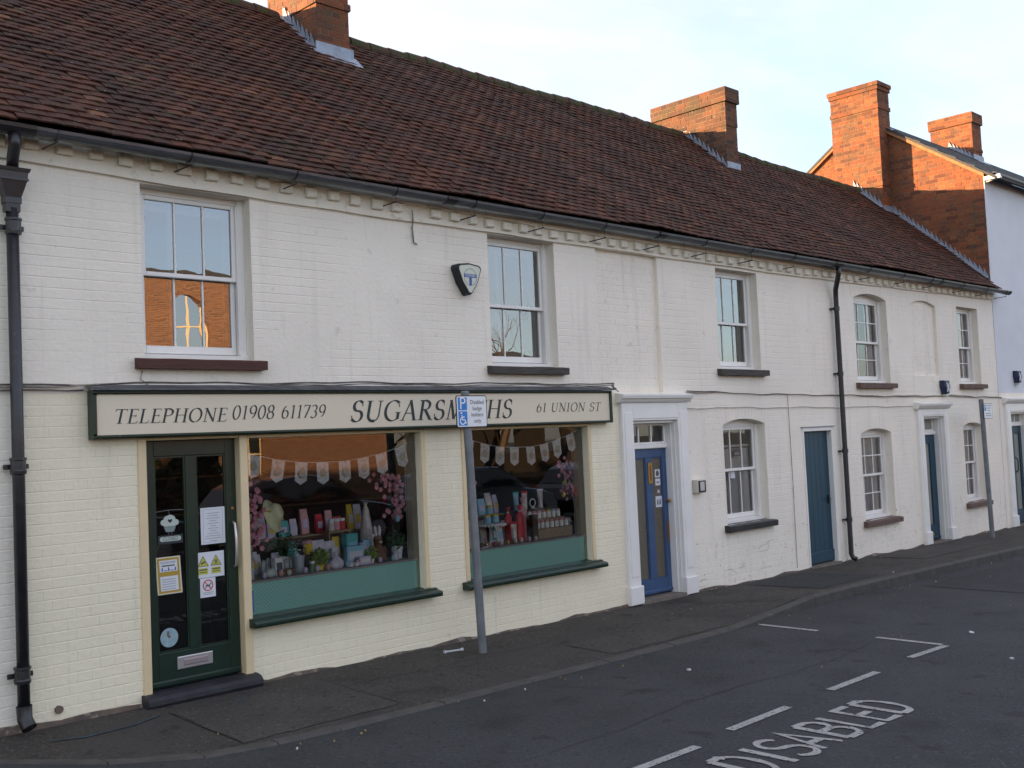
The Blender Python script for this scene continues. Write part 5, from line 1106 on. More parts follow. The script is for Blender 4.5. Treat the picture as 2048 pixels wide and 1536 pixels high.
bunting([(6.96,1.91),(7.17,1.86),(7.37,1.825),(7.57,1.815),(7.80,1.81),(8.00,1.83),(8.19,1.865),(8.40,1.92)],.11,'string of white pennants hung in the right shop window',[(6.82,1.95),(8.55,1.97)])
# ------------------------------------------------------------ window display
def C(name,c,c2=None,rough=.6,**k):
    br=lambda q: q and tuple(min(.85,v*1.5) for v in q)
    c,c2=br(c),br(c2); return M(name,c,c2,k.pop('scale',20),rough,**k)
PINK=C('pink_blossom',(.48,.22,.26),(.34,.13,.17)); TWIG=C('brown_twig',(.06,.035,.02)); LEAF=C('dark_leaf',(.02,.07,.025),(.035,.10,.03)); YLEAF=C('yellow_green_leaf',(.14,.24,.02),(.22,.28,.03)); POT=C('white_glazed_pot',(.58,.60,.62),None,.35); TIN=C('grey_tin',(.30,.34,.38),None,.45,metal=.3); WICK=C('wicker',(.14,.085,.045),(.08,.05,.03)); STRAW=C('pale_straw',(.58,.57,.34),(.48,.46,.28)); PBLUE=C('pale_blue_card',(.20,.38,.48)); PTEAL=C('teal_card',(.06,.30,.30)); LILAC=C('lilac_card',(.42,.38,.52)); CELLO=C('cellophane_sweets',(.34,.34,.44),(.50,.46,.50)); DRIFT=C('pale_driftwood',(.36,.40,.41),(.20,.22,.22)); BROWN=C('brown_plush',(.13,.065,.03),(.09,.045,.02),.9); FUR=C('pale_plush',(.46,.42,.40),None,.9); REDP=C('red_foil',(.45,.03,.04),(.30,.02,.03),.35); YELP=C('yellow_lid',(.50,.36,.04)); JARG=C('green_glass_jar',(.10,.16,.09),None,.2); CREAMT=C('cream_tub',(.60,.58,.54)); PKT=C('pink_sweets',(.50,.27,.29),(.42,.22,.22)); CHOC=C('dark_brown_card',(.045,.03,.022)); WOOD=C('pale_wood',(.24,.18,.12),(.20,.15,.10)); GOLD=C('gold_foil',(.45,.30,.08),None,.3,metal=.5); PEARL=C('pale_cello_cone',(.50,.48,.44),(.42,.34,.34),.3); EGGC=C('speckled_egg',(.35,.42,.38),(.45,.46,.42))
S0=SHELF+.017
def leaves(b,c,r,n,size,rn,sz=1.0):
    for _ in range(n):
        d=Vector((rn.gauss(0,1),rn.gauss(0,.8),rn.gauss(0,1)*sz)).normalized()*r*rn.random()**.4; p=Vector(c)+d; u_=Vector((rn.gauss(0,1),rn.gauss(0,1),rn.gauss(0,1))).normalized(); v_=u_.orthogonal().normalized()*size*.5; u_*=size
        b.add([p-u_*.5,p+v_*.6,p+u_*.6,p-v_*.6],[(0,1,2,3)])
def blossom(pts,label,seed):
    rn=random.Random(seed); t=thing('blossom_branch',label,'blossom branch',pts[-1]); b=MB(); b.tube(pts,.006,5)
    for p in pts[1:-1]: b.tube([p,(p[0]+rn.uniform(-.09,.09),p[1]-.03,p[2]+rn.uniform(-.03,.1))],.003,4)
    b.build('branch',TWIG,t); b=MB()
    for p in pts:
        for _ in range(15):
            c=(p[0]+rn.gauss(0,.05),p[1]+rn.gauss(0,.03),p[2]+rn.gauss(0,.05))
            for k in range(5):
                a=2*math.pi*k/5; d=Vector((math.cos(a),-.5,math.sin(a)))*.017; e_=Vector((-math.sin(a),0,math.cos(a)))*.012; q=Vector(c); b.add([q,q+d+e_,q+d*1.5,q+d-e_],[(0,1,2,3)])
    tag(b.build('petals',PINK,t),kind='stuff')
blossom([(4.57,.26,1.58),(4.64,.25,1.50),(4.66,.25,1.38),(4.62,.26,1.28),(4.68,.27,1.17),(4.60,.27,1.08)],'pink blossom branch at the left of the left shop window',1)
blossom([(6.05,.28,1.60),(6.14,.26,1.56),(6.18,.26,1.45),(6.22,.27,1.33),(6.12,.28,1.28)],'pink blossom branch at the right of the left shop window',2)
blossom([(6.95,.28,1.62),(6.98,.26,1.50),(7.02,.26,1.40),(7.03,.27,1.31)],'pink blossom branch at the left of the right shop window',3)
blossom([(8.40,.28,1.60),(8.50,.26,1.55),(8.54,.26,1.45),(8.50,.27,1.36),(8.56,.27,1.28)],'pink blossom branch at the right of the right shop window',4)
def hung_egg(x,z,mat,label): 
    t=thing('hanging_egg',label,'ornament',(x,.25,z)); b=MB(); b.ball((x,.25,z),.024,10,sz=1.35); b.build('egg',mat,t); b=MB(); b.tube([(x,.25,z+.03),(x,.25,z+.14)],.0015,4); b.build('thread',LACE,t)
hung_egg(6.15,1.21,PBLUE,'pale blue egg hanging from the right blossom in the left window'); hung_egg(8.44,1.41,YLEAF,'green egg hanging high from the right blossom of the right window'); hung_egg(8.41,1.28,YELP,'yellow-green egg hanging lowest in the right window'); hung_egg(7.07,1.24,PBLUE,'pale blue egg hanging from the left blossom of the right window')
t=thing('straw_bonnet','pale straw bonnet hanging in the left shop window','bonnet',(4.87,.30,1.2)); b=MB(); 
pr=[(.001,.10),(.05,.095),(.075,.06),(.082,.015),(.13,.0),(.135,-.006),(.08,-.002),(.07,.05),(.001,.085)]; b.lathe(pr,(0,0,0),20); me=b.mesh('bonnet',STRAW,smooth=True); me.transform(Matrix.Rotation(R(62),4,'X')@Matrix.Rotation(R(22),4,'Y')); me.transform(Matrix.Diagonal((.85,1,1.15,1))); inst('crown_and_brim',me,(4.87,.32,1.34),t)
b=MB(); b.tube([(4.80,.28,1.39),(4.88,.24,1.36),(4.95,.28,1.30)],.008,5); b.build('ribbon',C('yellow_ribbon',(.5,.38,.08)),t)
def pot_plant(x,y,r,h,label,pm=POT,lm=LEAF,pr=.09,n=120,seed=1,ls=.035,name='pot_plant',up=.05,sz=.8):
    t=thing(name,label,'pot plant',(x,y,S0)); b=MB(); b.lathe([(r*.78,0),(r,h*.9),(r*1.06,h*.9),(r*1.06,h),(r*.93,h),(r*.9,h*.92)],(x,y,S0),18); b.build('pot',pm,t)
    b=MB(); leaves(b,(x,y,S0+h+up),pr,n,ls,random.Random(seed),sz); tag(b.build('leaves',lm,t),kind='stuff'); return t
pot_plant(6.17,.30,.055,.11,'white pot with dark leaves at the right end of the left window',n=160,seed=1,pr=.10)
pot_plant(5.02,.42,.06,.13,'bushy dark plant behind the white box in the left window',pm=CREAMT,n=220,pr=.13,seed=2,up=.10)
pot_plant(5.09,.28,.05,.145,'grey tin bucket with white flowers in the left window',pm=TIN,lm=POT,n=30,pr=.07,seed=3,ls=.02,up=.06)
pot_plant(5.27,.24,.045,.055,'yellow-green grass plant in the left window',pm=YELP,lm=YLEAF,n=140,pr=.085,seed=4,ls=.05,up=.05)
pot_plant(5.80,.22,.04,.04,'small yellow-green plant beside the purple egg box',pm=CREAMT,lm=YLEAF,n=90,pr=.07,seed=5,ls=.04,up=.045)
pot_plant(8.50,.30,.045,.10,'small white pot with pale flowers at the right end of the right window',lm=CREAMT,n=80,pr=.055,seed=6,ls=.03,up=.035)
pot_plant(6.88,.25,.05,.10,'white pot with dark leaves at the left end of the right window',n=80,pr=.06,seed=7,up=.05)
def boxthing(name,x,y,w_,d_,h_,mat,label,cat,rz=0,lidm=None,lean=0,extra=None,z=None):
    z=S0 if z is None else z
    t=thing(name,label,cat,(x,y,z)); t.rotation_euler=(lean,0,rz)
    b=MB(); b.bbox(-w_/2,w_/2,-d_/2,d_/2,0,h_,.004); me=b.mesh('body',mat); o=bpy.data.objects.new('body',me); COL.objects.link(o); o.parent=t
    if lidm: b=MB(); b.box(-w_*.38,w_*.38,-d_/2-.0015,-d_/2-.0005,h_*.3,h_*.72); me=b.mesh('printed_label',lidm); o=bpy.data.objects.new('printed_label',me); COL.objects.link(o); o.parent=t
    if extra: extra(t)
    return t
boxthing('gift_card',5.36,.40,.20,.02,.24,CELLO,'clear packs of sweets standing upright in the left window','sweets',.1,LILAC,-.12)
boxthing('gift_box',5.70,.38,.14,.07,.27,PTEAL,'teal gift box standing in the left window','gift box',.15,PBLUE)
boxthing('gift_box',5.66,.26,.18,.05,.17,PBLUE,'pale blue gift box before the teal one in the left window','gift box',-.1,PAPER)
boxthing('egg_box',5.70,.18,.13,.05,.075,LILAC,'lilac egg box at the front of the left window','egg box',.05,POT)
boxthing('price_card',5.52,.36,.075,.006,.17,PAPER,'white price card on a stand in the left window','price card',.2,FAINT)
boxthing('gift_box',4.86,.24,.085,.05,.15,POT,'narrow white box with tag in the left window','gift box',.2,INK,-.1)
boxthing('driftwood_panel',4.585,.22,.06,.03,.28,DRIFT,'leaning pale driftwood panel at the left window edge','panel',-.25,None,-.15)
boxthing('gift_box',5.86,.36,.09,.05,.20,PBLUE,'small blue box beside the brown rabbit','gift box',0,LILAC)
t=thing('picket_planter','pale wooden picket planter in the left window','planter',(4.93,.34,S0))
for i in range(9): b=MB(); x=4.76+.045*i; h_=.12+.012*math.sin(i*2.1); b.prism([(x,S0),(x+.036,S0),(x+.036,S0+h_),(x+.018,S0+h_+.02),(x,S0+h_)][::-1],1,.33,.342); b.build('picket',DRIFT,t)
t=thing('ceramic_egg','speckled ceramic egg lying at the front of the left window','egg',(4.76,.2,S0)); b=MB(); b.ball((4.76,.2,S0+.037),.038,14,sx=1.35); b.build('shell',EGGC,t,smooth=True)
t=thing('basket','low wicker basket at the front of the left window','basket',(4.92,.20,S0)); b=MB(); b.lathe([(.06,0),(.085,.05),(.09,.05),(.075,.012)],(4.92,.22,S0),18,sx=1.1,sy=.7)
for k in range(3): b.tube([(4.92+(.067+.008*k)*1.1*math.cos(2*math.pi*i/18),.22+(.067+.008*k)*.7*math.sin(2*math.pi*i/18),S0+.008+.018*k) for i in range(19)],.005,5)
b.build('weave',WICK,t)
def jar(x,y,z,r,h,bm,lm,label,grp=None,name='jar'):
    t=thing(name,label,'jar',(x,y,z),grp); b=MB(); b.lathe([(r*.9,0),(r,.006),(r,h*.72),(r*.86,h*.80)],(x,y,z),14); b.build('body',bm,t); b=MB(); b.lathe([(r*.92,h*.80),(r*.92,h),(r*.85,h+.004)],(x,y,z),14); b.build('lid',lm,t); return t
jar(5.17,.20,S0,.024,.085,JARG,CREAMT,'small labelled jar at the front of the left window')
jar(6.07,.20,S0,.035,.08,CELLO,CELLO,'round glass jar at the right of the left window')
for i,(x,z,mt,lm,lb) in enumerate([(5.24,S0+.13,YELP,PKT,'striped tub stacked in the left window')]): jar(x,.36,z,.04,.12,mt,lm,lb,name='sweet_tub'); 
b=MB(); t=thing('riser_block','dark block under the striped tub','block',(5.24,.36,S0)); b.bbox(5.19,5.29,.32,.40,S0,S0+.129,.004); b.build('body',CHOC,t)
t=thing('sweet_bag','cellophane bag of lilac sweets at the front of the left window','sweets',(5.42,.20,S0)); b=MB(); b.lathe([(.05,0),(.075,.02),(.07,.06),(.03,.095),(.012,.11),(.03,.14)],(5.42,.20,S0),12,sy=.6); b.build('bag',CELLO,t); b=MB(); b.tube([(5.42+.014*math.cos(a),.20+.01*math.sin(a),S0+.11) for a in [i*.7 for i in range(10)]],.004,4); b.build('tie',LILAC,t)
for x in (5.56,5.62): t=thing('ramekin','little pale dish beside the cellophane bag' if x<5.6 else 'little pale dish next to the lilac egg box','dish',(x,.18,S0)); b=MB(); b.lathe([(.02,0),(.028,.03),(.025,.03),(.018,.004)],(x,.18,S0),12); b.build('bowl',POT,t); b=MB(); b.ball((x,.18,S0+.03),.017,8); b.build('egg',LILAC,t)
# brown toy rabbit
t=thing('toy_rabbit','brown toy rabbit with upright pale ears in the left window','toy rabbit',(5.93,.27,S0)); x,y=5.93,.27
b=MB(); b.lathe([(.03,0),(.072,.02),(.080,.06),(.062,.11),(.036,.145),(.040,.165),(.046,.19),(.036,.222),(.012,.236)],(x,y,S0),18,sy=.85); b.build('body',BROWN,t,smooth=True)
for s_ in (-1,1):
    b=MB(); b.tube([(x+s_*.017,y,S0+.225),(x+s_*.022,y,S0+.26),(x+s_*.026,y+.004,S0+.30),(x+s_*.024,y+.006,S0+.325)],[.010,.015,.014,.004],8); b.build('ear',FUR,t,smooth=True)
    b=MB(); b.ball((x+s_*.018,y-.038,S0+.195),.006,8); b.build('eye',INK,t); b=MB(); b.ball((x+s_*.045,y-.045,S0+.018),.026,10,sz=.6); b.build('foot',BROWN,t); b=MB(); b.tube([(x+s_*.05,y-.02,S0+.12),(x+s_*.045,y-.06,S0+.08)],[.018,.015],8); b.build('arm',BROWN,t)
b=MB(); b.ball((x,y-.040,S0+.175),.018,10,sz=.7); b.build('muzzle',FUR,t)
t=thing('sweet_cone','tall pale cellophane cone behind the brown rabbit','sweets',(5.96,.45,S0)); b=MB(); b.lathe([(.06,0),(.055,.30),(.03,.46),(.012,.50),(.025,.53)],(5.96,.48,S0),12); b.build('cone',PEARL,t); b=MB(); b.lathe([(.014,0),(.014,.012)],(5.96,.48,S0+.49),8); b.build('tie',GOLD,t)
for i,(x,z,mt) in enumerate([(5.60,.30,PEARL),(5.66,.30,PKT),(5.72,.30,REDP)]): jar(x,.52,S0+z,.030,.10,mt,POT,['pale cup on the rear shelf of the left window','pink cup on the rear shelf of the left window','red cup on the rear shelf of the left window'][i],name='paper_cup')
t=thing('rear_shelf','small wooden rear shelf holding cups in the left window','shelf',(5.66,.52,S0)); b=MB(); b.box(5.54,5.78,.47,.57,S0+.285,S0+.299); b.build('board',WOOD,t)
for xx in (5.545,5.765): b=MB(); b.box(xx,xx+.012,.48,.56,S0,S0+.2845); b.build('leg',WOOD,t)
t=thing('snow_dome','pale domed candle beside the teal gift box','candle',(5.80,.34,S0)); b=MB(); b.lathe([(.035,0),(.035,.10),(.05,.115),(.045,.15),(.02,.18)],(5.80,.34,S0),14); b.build('dome',LILAC,t); b=MB(); b.tube([(5.80,.34,S0+.18),(5.80,.34,S0+.20)],.003,4); b.build('wick',INK,t)
# right window
t=thing('cake_stand','white cake stand with scalloped rim in the right window','cake stand',(7.40,.33,S0)); x=7.40; b=MB(); b.lathe([(.07,0),(.06,.012),(.02,.03),(.016,.16),(.03,.195),(.145,.20),(.15,.206),(.15,.214),(.001,.216)],(x,.33,S0),24); b.build('plate',POT,t,smooth=False)
b=MB()
for i in range(28): a=2*math.pi*i/28; b.ball((x+.15*math.cos(a),.33+.15*math.sin(a),S0+.197),.014,6)
b.build('scalloped_rim',POT,t)
for i,(dx,z,lb) in enumerate([(-.06,.218,'left jar with yellow lid on the cake stand'),(.05,.218,'right jar with yellow lid on the cake stand'),(.0,.305,'top jar with yellow lid on the cake stand')]): jar(x+dx,.31+.03*(i==2),S0+z,.038,.085,PBLUE,YELP,lb)
boxthing('greeting_card',7.43,.22,.10,.012,.19,PEARL,'leaning pale gift tin below the cake stand','gift tin',.15,PBLUE,-.15)
boxthing('greeting_card',7.02,.24,.17,.012,.28,C('pink_print_card',(.40,.30,.30),(.50,.46,.44)),'tall pink printed card at the left of the right window','card',-.1,None,-.12)
boxthing('price_card',7.30,.20,.09,.006,.055,PAPER,'small white price card in the right window','price card',.1,FAINT)
boxthing('leaflet',7.15,.18,.14,.09,.012,LILAC,'stack of leaflets lying at the front of the right window','leaflets',.2)
def bagt(x,y,h_,mat,label,w_=.05):
    t=thing('gift_bag',label,'gift bag',(x,y,S0)); b=MB(); b.lathe([(w_,0),(w_*1.05,h_*.1),(w_*.95,h_*.7),(w_*.3,h_*.82),(w_*.25,h_*.85),(w_*.7,h_)],(x,y,S0),10,sy=.6); b.build('bag',mat,t); b=MB(); b.lathe([(w_*.36,0),(w_*.36,.014)],(x,y,S0+h_*.82),8,sy=.7); b.build('ribbon',PEARL,t)
bagt(7.66,.34,.36,REDP,'red foil gift bag left of the pair in the right window'); bagt(7.79,.30,.37,REDP,'red foil gift bag right of the pair in the right window',.06); bagt(7.90,.36,.44,PKT,'pink cellophane bag behind the red bags')
def tubt(x,y,z,h_,mat,cap,label):
    t=thing('sweet_tube',label,'sweet tube',(x,y,z)); b=MB(); n=8; vs=[]
    for zz,wx,wy in ((0,.026,.026),(h_*.15,.026,.026),(h_*.9,.040,.012),(h_,.042,.004)):
        vs+=[(x+wx*math.cos(2*math.pi*i/n),y+wy*math.sin(2*math.pi*i/n),z+zz) for i in range(n)]
    b.add(vs,[(r_*n+i,r_*n+(i+1)%n,(r_+1)*n+(i+1)%n,(r_+1)*n+i) for r_ in range(3) for i in range(n)]+[tuple(range(n))[::-1],tuple(range(3*n,4*n))]); b.build('tube',mat,t); b=MB(); b.box(x-.043,x+.043,y-.005,y+.005,z+h_,z+h_+.022); b.build('crimp',cap,t)
tubt(7.62,.22,S0,.19,PEARL,REDP,'single red and white sweet tube at the front of the right window')
ZS=S0+.105; ZU=S0+.20
t=thing('display_steps','pale wooden two-step display box in the right window','display box',(8.24,.33,S0)); b=MB(); b.bbox(7.975,8.50,.22,.33,S0,ZS-.002,.003); b.build('lower_step',WOOD,t); b=MB(); b.bbox(7.975,8.50,.331,.46,S0,ZU-.002,.003); b.build('upper_step',WOOD,t)
boxthing('gift_box',7.94,.25,.08,.06,.26,CHOC,'tall dark brown box beside the two-step display','gift box',.0)
for i in range(7): jar(8.01+.073*i,.27,ZS,.027,.078,CREAMT,PKT,'cream tub with pink sweets on the lower step of the right window','tubs on the lower step',name='sweet_tub')
tops=[PEARL,PKT,PKT,PKT,YELP,PBLUE,PKT]
for i in range(7): jar(8.01+.073*i,.38,ZU,.027,.078,CREAMT,tops[i],'cream tub on the upper step of the right window','tubs on the upper step',name='sweet_tub')
t=thing('riser_block','dark rear shelf behind the two-step display','shelf',(8.24,.52,S0)); b=MB(); b.bbox(7.9,8.52,.47,.58,S0,S0+.30,.004); b.build('body',CHOC,t)
tubt(7.96,.52,S0+.301,.17,PBLUE,PTEAL,'pale blue sweet tube on the rear shelf'); tubt(8.09,.52,S0+.301,.17,PEARL,REDP,'red and white sweet tube on the rear shelf'); tubt(8.33,.52,S0+.301,.18,PEARL,LILAC,'lilac topped sweet tube on the rear shelf')
t=thing('wreath','small white ring ornament on the rear shelf','ornament',(8.21,.52,S0+.30)); b=MB(); b.tube([(8.21+.042*math.cos(2*math.pi*i/20),.52,S0+.36+.042*math.sin(2*math.pi*i/20)) for i in range(21)],.007,6,cap=False); b.build('ring',POT,t); b=MB(); b.lathe([(.025,0),(.02,.012)],(8.21,.52,S0+.301),10); b.build('foot',POT,t)
for i,(x,y) in enumerate(((7.6,2.0),(8.2,2.6))):
    t=thing('ceiling_light',['nearer unlit strip light on the shop ceiling','further unlit strip light on the shop ceiling'][i],'strip light',(x,y,2.2)); b=MB(); b.box(x-.06,x+.06,y-.6,y+.6,2.24,2.29); b.build('batten',SIGNW,t); b=MB(); b.tube([(x,y-.58,2.215),(x,y+.58,2.215)],.018,8); b.build('tube',SIGNW,t)
t=thing('shop_shelving','dark shelving unit at the back of the shop','shelving',(6,4.0,.05))
for i in range(5): b=MB(); b.box(3.4,8.8,3.75,4.15,.35+.42*i,.38+.42*i); b.build('shelf',WICK,t)

# crowded small stock at the front of both windows
rn=random.Random(21)
def packet(x,y,h_,w_,mat,lb,grp,rz,z=None):
    t=thing('sweet_packet',lb,'sweets',(x,y,S0 if z is None else z),grp); t.rotation_euler=(-.1,0,rz); b=MB()
    b.add([(-w_/2,-.012,0),(w_/2,-.012,0),(w_/2,.012,0),(-w_/2,.012,0),(-w_*.55,-.018,h_*.45),(w_*.55,-.018,h_*.45),(w_*.55,.018,h_*.45),(-w_*.55,.018,h_*.45),(-w_*.5,-.002,h_),(w_*.5,-.002,h_),(w_*.5,.002,h_),(-w_*.5,.002,h_)],[(0,1,5,4),(1,2,6,5),(2,3,7,6),(3,0,4,7),(4,5,9,8),(5,6,10,9),(6,7,11,10),(7,4,8,11),(8,9,10,11),(3,2,1,0)])
    o=bpy.data.objects.new('bag',b.mesh('bag',mat)); COL.objects.link(o); o.parent=t
    b=MB(); b.box(-w_*.32,w_*.32,-.0195,-.0185,h_*.25,h_*.6); o=bpy.data.objects.new('printed_label',b.mesh('printed_label',rn.choice([POT,CREAMT,LILAC,YELP]))); COL.objects.link(o); o.parent=t
def foil_egg(x,y,mat,lb,grp):
    t=thing('foil_egg',lb,'chocolate egg',(x,y,S0),grp); b=MB(); b.ball((x,y,S0+.026),.022,10,sz=1.2); b.build('shell',mat,t,smooth=True); b=MB(); b.tube([(x+.0225*math.cos(a*math.pi/6),y+.0225*math.sin(a*math.pi/6),S0+.026) for a in range(13)],.002,4); b.build('ribbon',GOLD,t)
mats=[CELLO,LILAC,PBLUE,PKT,PEARL,YELP,PTEAL]
for i in range(16): packet(4.66+.094*i+rn.uniform(-.02,.02),rn.uniform(.40,.56),rn.uniform(.14,.25),rn.uniform(.06,.10),rn.choice(mats),'wrapped sweet packet in the back row of the left window','packets in the left window',rn.uniform(-.4,.4))
for i in range(12): foil_egg(4.70+.118*i+rn.uniform(-.03,.03),rn.uniform(.145,.19),rn.choice([GOLD,LILAC,PBLUE,PKT,EGGC]),'small wrapped egg along the front of the left window','eggs in the left window')
for i in range(7): packet(7.0+.13*i+rn.uniform(-.02,.02),rn.uniform(.42,.56),rn.uniform(.15,.27),rn.uniform(.06,.10),rn.choice(mats),'wrapped sweet packet in the back row of the right window','packets in the right window',rn.uniform(-.4,.4))
for i in range(9): foil_egg(7.08+.10*i+rn.uniform(-.03,.03),rn.uniform(.145,.18),rn.choice([GOLD,REDP,PKT,PEARL,CHOC]),'small wrapped egg along the front of the right window','eggs in the right window')

for x0,x1,lb,pl_,gp in ((4.55,6.20,'tall rear stand behind the goods in the left window','wrapped packet on the tall rear stand in the left window','packets on the left rear stand'),(6.86,7.90,'tall rear stand behind the goods in the right window','wrapped packet on the tall rear stand in the right window','packets on the right rear stand')):
    t=thing('display_stand',lb,'display stand',((x0+x1)/2,.72,.05)); b=MB(); b.bbox(x0,x1,.65,.82,.05,1.10,.004); b.build('body',CHOC,t); b=MB(); b.box(x0-.01,x1+.01,.64,.83,1.1005,1.115); b.build('top_board',WOOD,t)
    x=x0+.08
    while x<x1-.05:
        packet(x,rn.uniform(.68,.74),rn.uniform(.13,.24),rn.uniform(.06,.095),rn.choice(mats+[REDP,POT]),pl_,gp,rn.uniform(-.3,.3),1.116); x+=rn.uniform(.09,.14)
# ------------------------------------------------------------ litter
rn=random.Random(11)
LIT=M('torn_paper',(.50,.52,.53),None,rough=.8); DRYL=M('dry_leaf',(.30,.22,.10),(.20,.14,.06),30,.9)
def pz(x,y):
    if y<kl(x): return RD(x)
    t=max(0,min(1,-y/max(.2,-(kl(x)+W)))); return G(x)*(1-t)+(RD(x)+kup(x))*t
def scrap(x,y,s_,label,mat=LIT,name='paper_scrap',cat='litter',grp=None,ax=1.0):
    z=pz(x,y)+.007; n=7; P=[]
    for i in range(n): a=2*math.pi*i/n; r_=s_*rn.uniform(.6,1.1); P.append((x+r_*ax*math.cos(a),y+r_*math.sin(a),z+rn.uniform(0,.012)))
    b=MB(); b.add(P+[(x,y,z+.012)]+[(p[0],p[1],z-.003) for p in P],[(i,(i+1)%n,n) for i in range(n)]+[(n+1+i,n+1+(i+1)%n,(i+1)%n,i) for i in range(n)]); return tag(b.build(name,mat,None),label,cat,grp)
t=thing('cable_offcut','white bone-shaped scrap lying at the foot of the near post','litter',(6.30,-.30,G(6.3))); b=MB(); zz=pz(6.3,-.3)+.012; b.tube([(6.21,-.27,zz),(6.24,-.275,zz),(6.36,-.31,zz),(6.39,-.315,zz)],[.018,.009,.009,.018],8); b.build('scrap',LIT,t)
scrap(7.10,-2.28,.026,'folded white paper scrap on the road before the bay line')
scrap(9.9,-3.42,.03,'grey torn scrap beyond the corner bay marking')
scrap(8.95,-4.13,.02,'small white scrap near the right edge of the road')
for i in range(46):
    x=rn.uniform(3.2,16); y=rn.choice([rn.uniform(-1.35,-.1),kl(x)-rn.uniform(.02,.25),rn.uniform(-5.0,-1.6)])
    scrap(x,y,rn.uniform(.005,.012),'tiny fallen leaf or crumb scattered over road and footway',rn.choice([DRYL,DRYL,DRYL,LIT]),'leaf_crumb','litter','scattered crumbs and leaves')
# metal post stump and foot details
b=MB(); b.tube([(2.93,-.02,.17),(2.93,.01,.17)],.028,10); tag(b.build('vent_cap',SOOT,None),'small dark round vent cap low on the wall beside the left downpipe','vent')
M('car_glass',(.015,.016,.02),None,rough=.05,spec=.8)
# ------------------------------------------------------------ the other side of the street (seen in the glass)
sheet('car_park',ASPH,[-26,-18,-9.61],-.085,[x for x in XB if -41<x<71])
OB=bpy.data.materials.new('far_brickwork'); OB.use_nodes=True; n=OB.node_tree; bs=n.nodes['Principled BSDF']; bs.inputs['Roughness'].default_value=.9
ge=n.nodes.new('ShaderNodeNewGeometry'); sx=n.nodes.new('ShaderNodeSeparateXYZ'); cb_=n.nodes.new('ShaderNodeCombineXYZ'); bt=n.nodes.new('ShaderNodeTexBrick')
n.links.new(ge.outputs['Position'],sx.inputs['Vector']); n.links.new(sx.outputs['X'],cb_.inputs['X']); n.links.new(sx.outputs['Z'],cb_.inputs['Y']); n.links.new(cb_.outputs['Vector'],bt.inputs['Vector'])
bt.inputs['Scale'].default_value=1; bt.inputs['Brick Width'].default_value=.225; bt.inputs['Row Height'].default_value=.075; bt.inputs['Mortar Size'].default_value=.008
bt.inputs['Color1'].default_value=(.22,.095,.052,1); bt.inputs['Color2'].default_value=(.13,.056,.036,1); bt.inputs['Mortar'].default_value=(.26,.20,.14,1); n.links.new(bt.outputs['Color'],bs.inputs['Base Color'])
ob=thing('opposite_building','two storey red brick building across the street seen only in the glass','building',(17.5,-26,0))
YB=-26; x0,x1=12.2,26.2
oo=[(17.35,18.5,5.45,7.0,.45,),(13.6,14.6,5.45,7.0,.4),(21.3,22.3,5.45,7.0,.4),(13.6,14.6,1.1,2.7,.18),(19.4,20.5,1.0,2.5,.18)]
b=MB(); skin(b,x0,x1,-.4,8.05,YB,oo,True)
for o in oo:
    reveal(b,o,YB,YB-.2)
b.box(x0,x1,YB-8,YB-7.8,-.4,8.05); b.add([(x0,YB,-.4),(x0,YB-8,-.4),(x0,YB-8,8.05),(x0,YB,8.05)],[(0,1,2,3)]); b.add([(x1,YB,-.4),(x1,YB-8,-.4),(x1,YB-8,8.05),(x1,YB,8.05)],[(0,3,2,1)])
b.build('wall',OB,ob)
for o in oo:
    w_=sub('window',ob,((o[0]+o[1])/2,YB-.15,o[2])); b=MB(); p=arch_pts(o[0],o[1],o[3],o[4]); b.add([(o[0],YB-.16,o[2]),(o[1],YB-.16,o[2])]+[(a,YB-.16,c) for a,c in p],[tuple(range(2+len(p)))]); b.build('pane',M('far_pane',(.95,.96,.97),None,rough=.02,metal=1.0) if 'far_pane' not in MATS else (MATS['far_pane'] if o[2]>3 else MATS['car_glass']),w_)
    b=MB(); m_=(o[0]+o[1])/2; b.box(m_-.03,m_+.03,YB-.159,YB-.13,o[2],o[3]+o[4]-.02); zz=(o[2]+o[3])/2; b.box(o[0],o[1],YB-.1585,YB-.131,zz-.03,zz+.03); b.box(o[0],o[0]+.05,YB-.1582,YB-.132,o[2],o[3]); b.box(o[1]-.05,o[1],YB-.1582,YB-.132,o[2],o[3]); b.build('glazing_bars',CREAMW,w_)
b=MB(); b.box(x0-.1,x1+.1,YB-8.1,YB+.1,8.051,8.18); b.build('roof',SLATE,ob)
b=MB(); b.box(x0,x1,YB-.0,YB+.03,3.3,3.45); b.build('string_course',M('stone_band',(.40,.36,.28),None),ob)
b=MB(); b.tube([(19.6,YB+.06,7.4),(19.6,YB+.06,0)],.05,8); b.build('downpipe',BLACK,ob)
# lower building beyond it
ob2=thing('opposite_building','low dark building beyond the brick one across the street','building',(31,-30,0)); b=MB(); b.box(27.5,44,-38,-30,-.5,4.2); b.build('wall',M('dark_boarding',(.035,.026,.02),(.025,.02,.016),2,.9),ob2); b=MB(); b.prism([(-38.3,4.15),(-29.7,4.15),(-34,6.6)],0,27.2,44.3); b.build('roof',SLATE,ob2)
for i in range(4): b=MB(); b.box(29+3.4*i,30.2+3.4*i,-30.0,-29.94,1.2,2.6); b.build('window',MATS['far_pane'],ob2)
